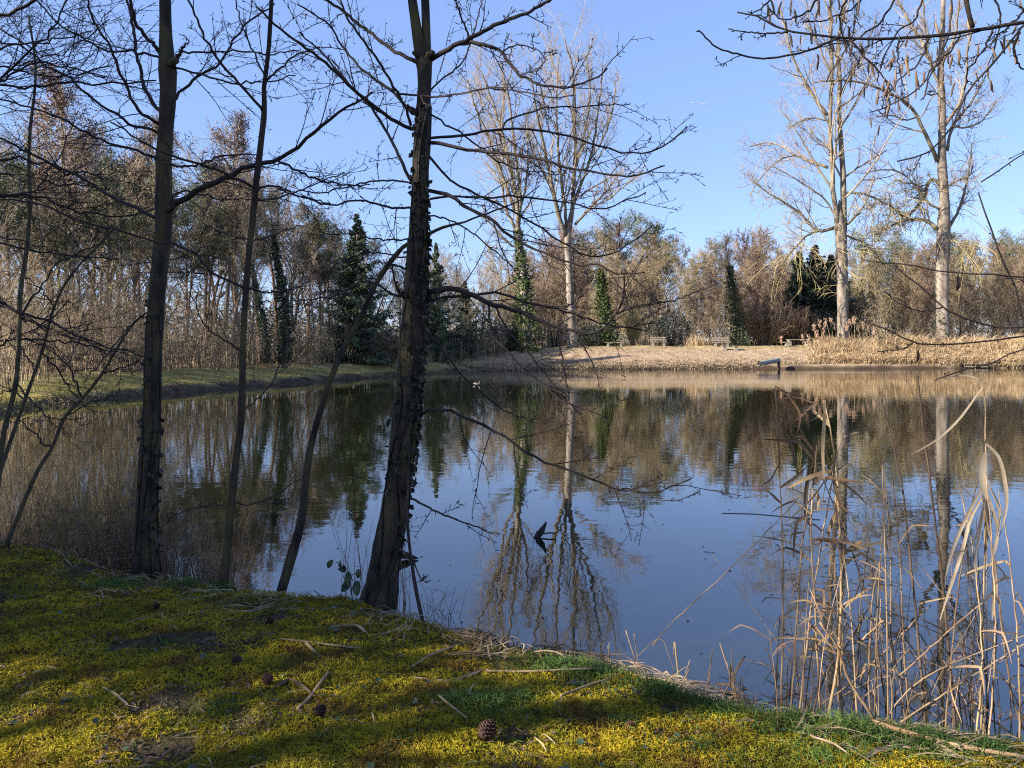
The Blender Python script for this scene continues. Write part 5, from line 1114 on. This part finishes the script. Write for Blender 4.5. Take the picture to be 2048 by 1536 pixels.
reed_px('reed with broad pale drooping leaves near the right edge', [(1962,1460),(1968,1180),(1971,1033),(1971,887),(1967,740)], 3.4, 6, 2.5, 'reed', [([(1970,905),(1966,930),(1964,960),(1972,1000)],20),([(1971,965),(1948,1004),(1913,1077),(1893,1140),(1889,1175)],11),([(1971,887),(1998,916),(2011,974),(2012,1018),(2002,1060)],11),([(1972,975),(1960,1040),(1942,1090),(1905,1110)],9),([(1971,980),(1985,1020),(1995,1060),(1990,1110)],9),([(1970,990),(1962,1050),(1950,1110),(1955,1150)],10),([(1966,772),(1919,837),(1875,878),(1822,910)],6),([(1966,763),(1940,752),(1905,753),(1880,764)],4),([(1972,985),(1975,1050),(1970,1120)],10),([(1990,1120),(1988,1180),(1984,1240)],14),([(1972,960),(1998,1020),(1990,1090),(1978,1130)],8),([(1970,985),(1940,1040),(1925,1100),(1892,1200),(1880,1240)],9)], lm='pale_leaf')
reed_px('reed bundle wrapped in rusty hanging leaves left of the black stalks', [(1653,1450),(1674,1334),(1682,1217),(1680,1100),(1672,930),(1648,800)], 3.65, 9, 3, 'reed', [([(1650,800),(1648,850),(1645,900),(1648,960)],10),([(1672,930),(1650,960),(1620,1000),(1570,1045)],8),([(1676,960),(1710,985),(1735,1010)],7),([(1670,905),(1668,970),(1690,1030)],9)], 26, lw=12)
reed_px('reed with long leaf drooping left inside the rusty leaf bundle', [(1640,1450),(1632,1250),(1622,1050),(1635,880)], 3.7, 6, 3, 'reed', [([(1635,880),(1620,930),(1610,1000),(1612,1050)],13)], 20, lw=11)
TR_ = [([(1580,1448),(1592,1276),(1603,1100),(1625,960)],3.75,8),([(1596,1450),(1612,1305),(1630,1159),(1668,940),(1690,850)],3.7,9),([(1785,1450),(1782,1276),(1780,1100),(1768,930)],3.6,4),([(1820,1455),(1808,1305),(1800,1120),(1785,960)],3.6,5),([(1975,1510),(1990,1305),(1984,1100),(1972,950)],3.35,3),([(1952,1480),(1964,1305),(1946,1100),(1910,930)],3.4,4),
       ([(2048,1460),(2025,1393),(1999,1217),(1985,1090),(1960,980)],3.4,4),([(1640,1410),(1712,1358),(1785,1287),(1862,1210)],3.7,0),([(1800,1445),(1917,1370),(2060,1280)],3.5,0),([(1794,1357),(1905,1255),(1990,1185)],3.5,1),([(1305,1292),(1340,1250),(1450,1147),(1561,1036),(1597,995)],4.2,0),
       ([(1700,1450),(1715,1330),(1722,1200),(1738,1090)],3.7,5),([(1742,1455),(1738,1350),(1745,1200),(1760,1120)],3.6,4),([(2040,1490),(2036,1300),(2020,1120),(1995,980)],3.4,3),([(1890,1470),(1905,1300),(1925,1120),(1955,960)],3.45,3),([(1620,1448),(1650,1350),(1700,1280),(1745,1200)],3.7,1),
       ([(1552,1450),(1553,1350),(1560,1230)],3.8,1),([(1572,1450),(1574,1380),(1575,1330)],3.8,0)]
for p_, d, nl in TR_: reed_px(GL if p_[0][0] > 1400 else 'long thin dark reed leaning up to the right over open blue water', p_, d, 5.5 if p_[0][0] > 1400 else 3.2, 2.5 if p_[0][0] > 1400 else 1.6, 'reed' if rng.random() < .8 else 'reed_dark', (), nl, GR if p_[0][0] > 1400 else None)
reed_px('stout pale broken stalk leaning left from the bank in the right clump', [(1758,1458),(1730,1410),(1697,1358),(1674,1293),(1640,1245)], 3.5, 9, 5, 'reed_leaf')
reed_px('snapped reed whose top half folds down to the left', [(1790,1330),(1780,1285),(1770,1243),(1750,1256),(1725,1280)], 3.6, 6, 5, 'reed')
for k in range(100):
    px = rng.uniform(1545, 2120); d = rng.uniform(3.45, 4.5); x = (px-CX)/F*d; h = rng.uniform(.35, 1.35)*(1 if px > 1600 else .6); ln_ = rng.normal(size=2)*(.10 if rng.random() < .75 else .5)*h
    z0 = max(gz(x, d), WATER-.25)-.02; P = curve(np.array([[x, d, z0], [x+.3*ln_[0], d+.3*ln_[1], z0+.5*h], [x+ln_[0], d+ln_[1], z0+h]]), 14)
    b = MB(); tubes(b, P[None], np.linspace(.0040, .0016, 14)[None]*rng.uniform(.5, 1.1), 6); o = put(b.build('dry_reed', M['reed' if rng.random() < .75 else 'reed_dark']), GL, 'reed', GR)
    if rng.random() < .6:
        f = MB()
        for _ in range(rng.integers(1, 7)): i = rng.integers(4, 13); drooping(f, P[i], rng.random()*6.28, rng.uniform(.10, .28), rng.uniform(.006, .016), rng.uniform(-.2, 1.1), rng.uniform(.5, 2.2))
        f.build('foliage', M['reed_leaf'], o)
# broken stubs along the edge
GS = 'broken reed stubs along the near water edge'
for k in range(46):
    px = rng.uniform(1120, 1560); c, tx = lip_pts(px, px+1, 1, np.array([rng.uniform(-.35, .05)])); x, y = c[0]; h = rng.uniform(.06, .30)*(1.3 if px > 1250 else .7); z0 = max(gz(x, y), WATER-.1)-.02; l_ = rng.normal(size=2)*.35*h
    P = [[x, y, z0], [x+.5*l_[0], y+.5*l_[1], z0+.5*h], [x+l_[0], y+l_[1], z0+h]]
    if rng.random() < .35: P.append([x+l_[0]+.12*rng.normal(), y+l_[1]+.05, z0+h*.55])
    P = curve(np.array(P), 10); b = MB(); tubes(b, P[None], np.full((1, 10), rng.uniform(.0018, .0042)), 6); put(b.build('reed_stub', M['reed']), 'short broken reed stub at the near water edge, right of centre', 'reed', GS)
# dry tufts round the left trunks
def reed_tuft(label, px, py, n, h, sp, lean=.25, leafy=.5):
    c = ground(px, py); P0 = np.stack([c[0]+sp*rng.normal(size=n), c[1]+.05-.16*np.abs(rng.normal(size=n))+.12*rng.normal(size=n), np.zeros(n)], 1); P0[:, 2] = np.maximum(terrain(P0[:, 0], P0[:, 1]), WATER-.1)-.02
    P, r = grow(P0, np.stack([lean*rng.normal(size=n), lean*rng.normal(size=n), np.ones(n)], 1), h*rng.uniform(.35, 1.2, n), rng.uniform(.0016, .0036, n), np.full(n, .001), 9, .08, -.02)
    m = MB(); tubes(m, P, r, 4, cap=False); o = put(m.build('reed_tuft', M['reed_shaded']), label, 'reed tuft', None)
    f = MB(); k = int(n*leafy); 
    for j in range(k): q = P[rng.integers(n)]; drooping(f, q[rng.integers(2, 8)], rng.random()*6.28, rng.uniform(.08, .25), rng.uniform(.004, .010), rng.uniform(0, 1.2), rng.uniform(.5, 2.2))
    f.build('foliage', M['straw'], o); return o
reed_tuft('dense dry reed tuft hugging the foot of the left mossy trunk', 300, 1135, 280, .95, .24)
reed_tuft('thin dry reed tuft between the left mossy trunk and the slim sapling', 395, 1160, 190, .75, .20)
reed_tuft('loose dry reeds standing at the water left of the mossy trunk', 190, 1120, 150, 1.1, .32, .18)
reed_tuft('dry reeds and bent blades at the left edge of the photo', 40, 1085, 130, 1.1, .38, .22)
reed_tuft('pale drooping reed blades hanging against the central trunk foot', 800, 1215, 26, .8, .05, .14, 1.2)
reed_tuft('sparse dry reed blades between leaning stem and central trunk', 720, 1200, 12, 1.4, .06, .06, .8)
reed_tuft('dry tuft at the thin crooked stem right of the central trunk', 870, 1242, 40, .35, .12, .5, 1.0)
# ------------------------------------------------------------------ trees beyond the left edge that shade the near bank
SHg = 'trees beyond the left edge shading the near bank'
sh = lambda xt, y0: (xt, y0-.404*(-.5-xt))          # the shadow of a tree at xt crosses x = -0.5 at depth y0
for i, (xt, y0, k, s_) in enumerate(((-9.0,3.15,3,.95),(-9.5,4.0,3,1.0),(-8.0,8.6,2,.9),(-15,5.2,3,1.1),(-19,4.3,0,1.1))):
    x, y = sh(xt, y0); copy_tree(A_[k][0], (x, y, gz(x, y)-.1), i*1.3, s_, 'bare tree beyond the left edge, shading the mossy near bank', SHg)
for xt, y0, s_, h_ in ((-10.5,6.9,.85,1),(-14,6.35,1.0,3),(-14,7.4,1.1,2)):
    x, y = sh(xt, y0); copy_tree(o2, (x, y, gz(x, y)-.1), h_*2.1, s_, 'dark spruce beyond the left edge, shading the mossy near bank', SHg)
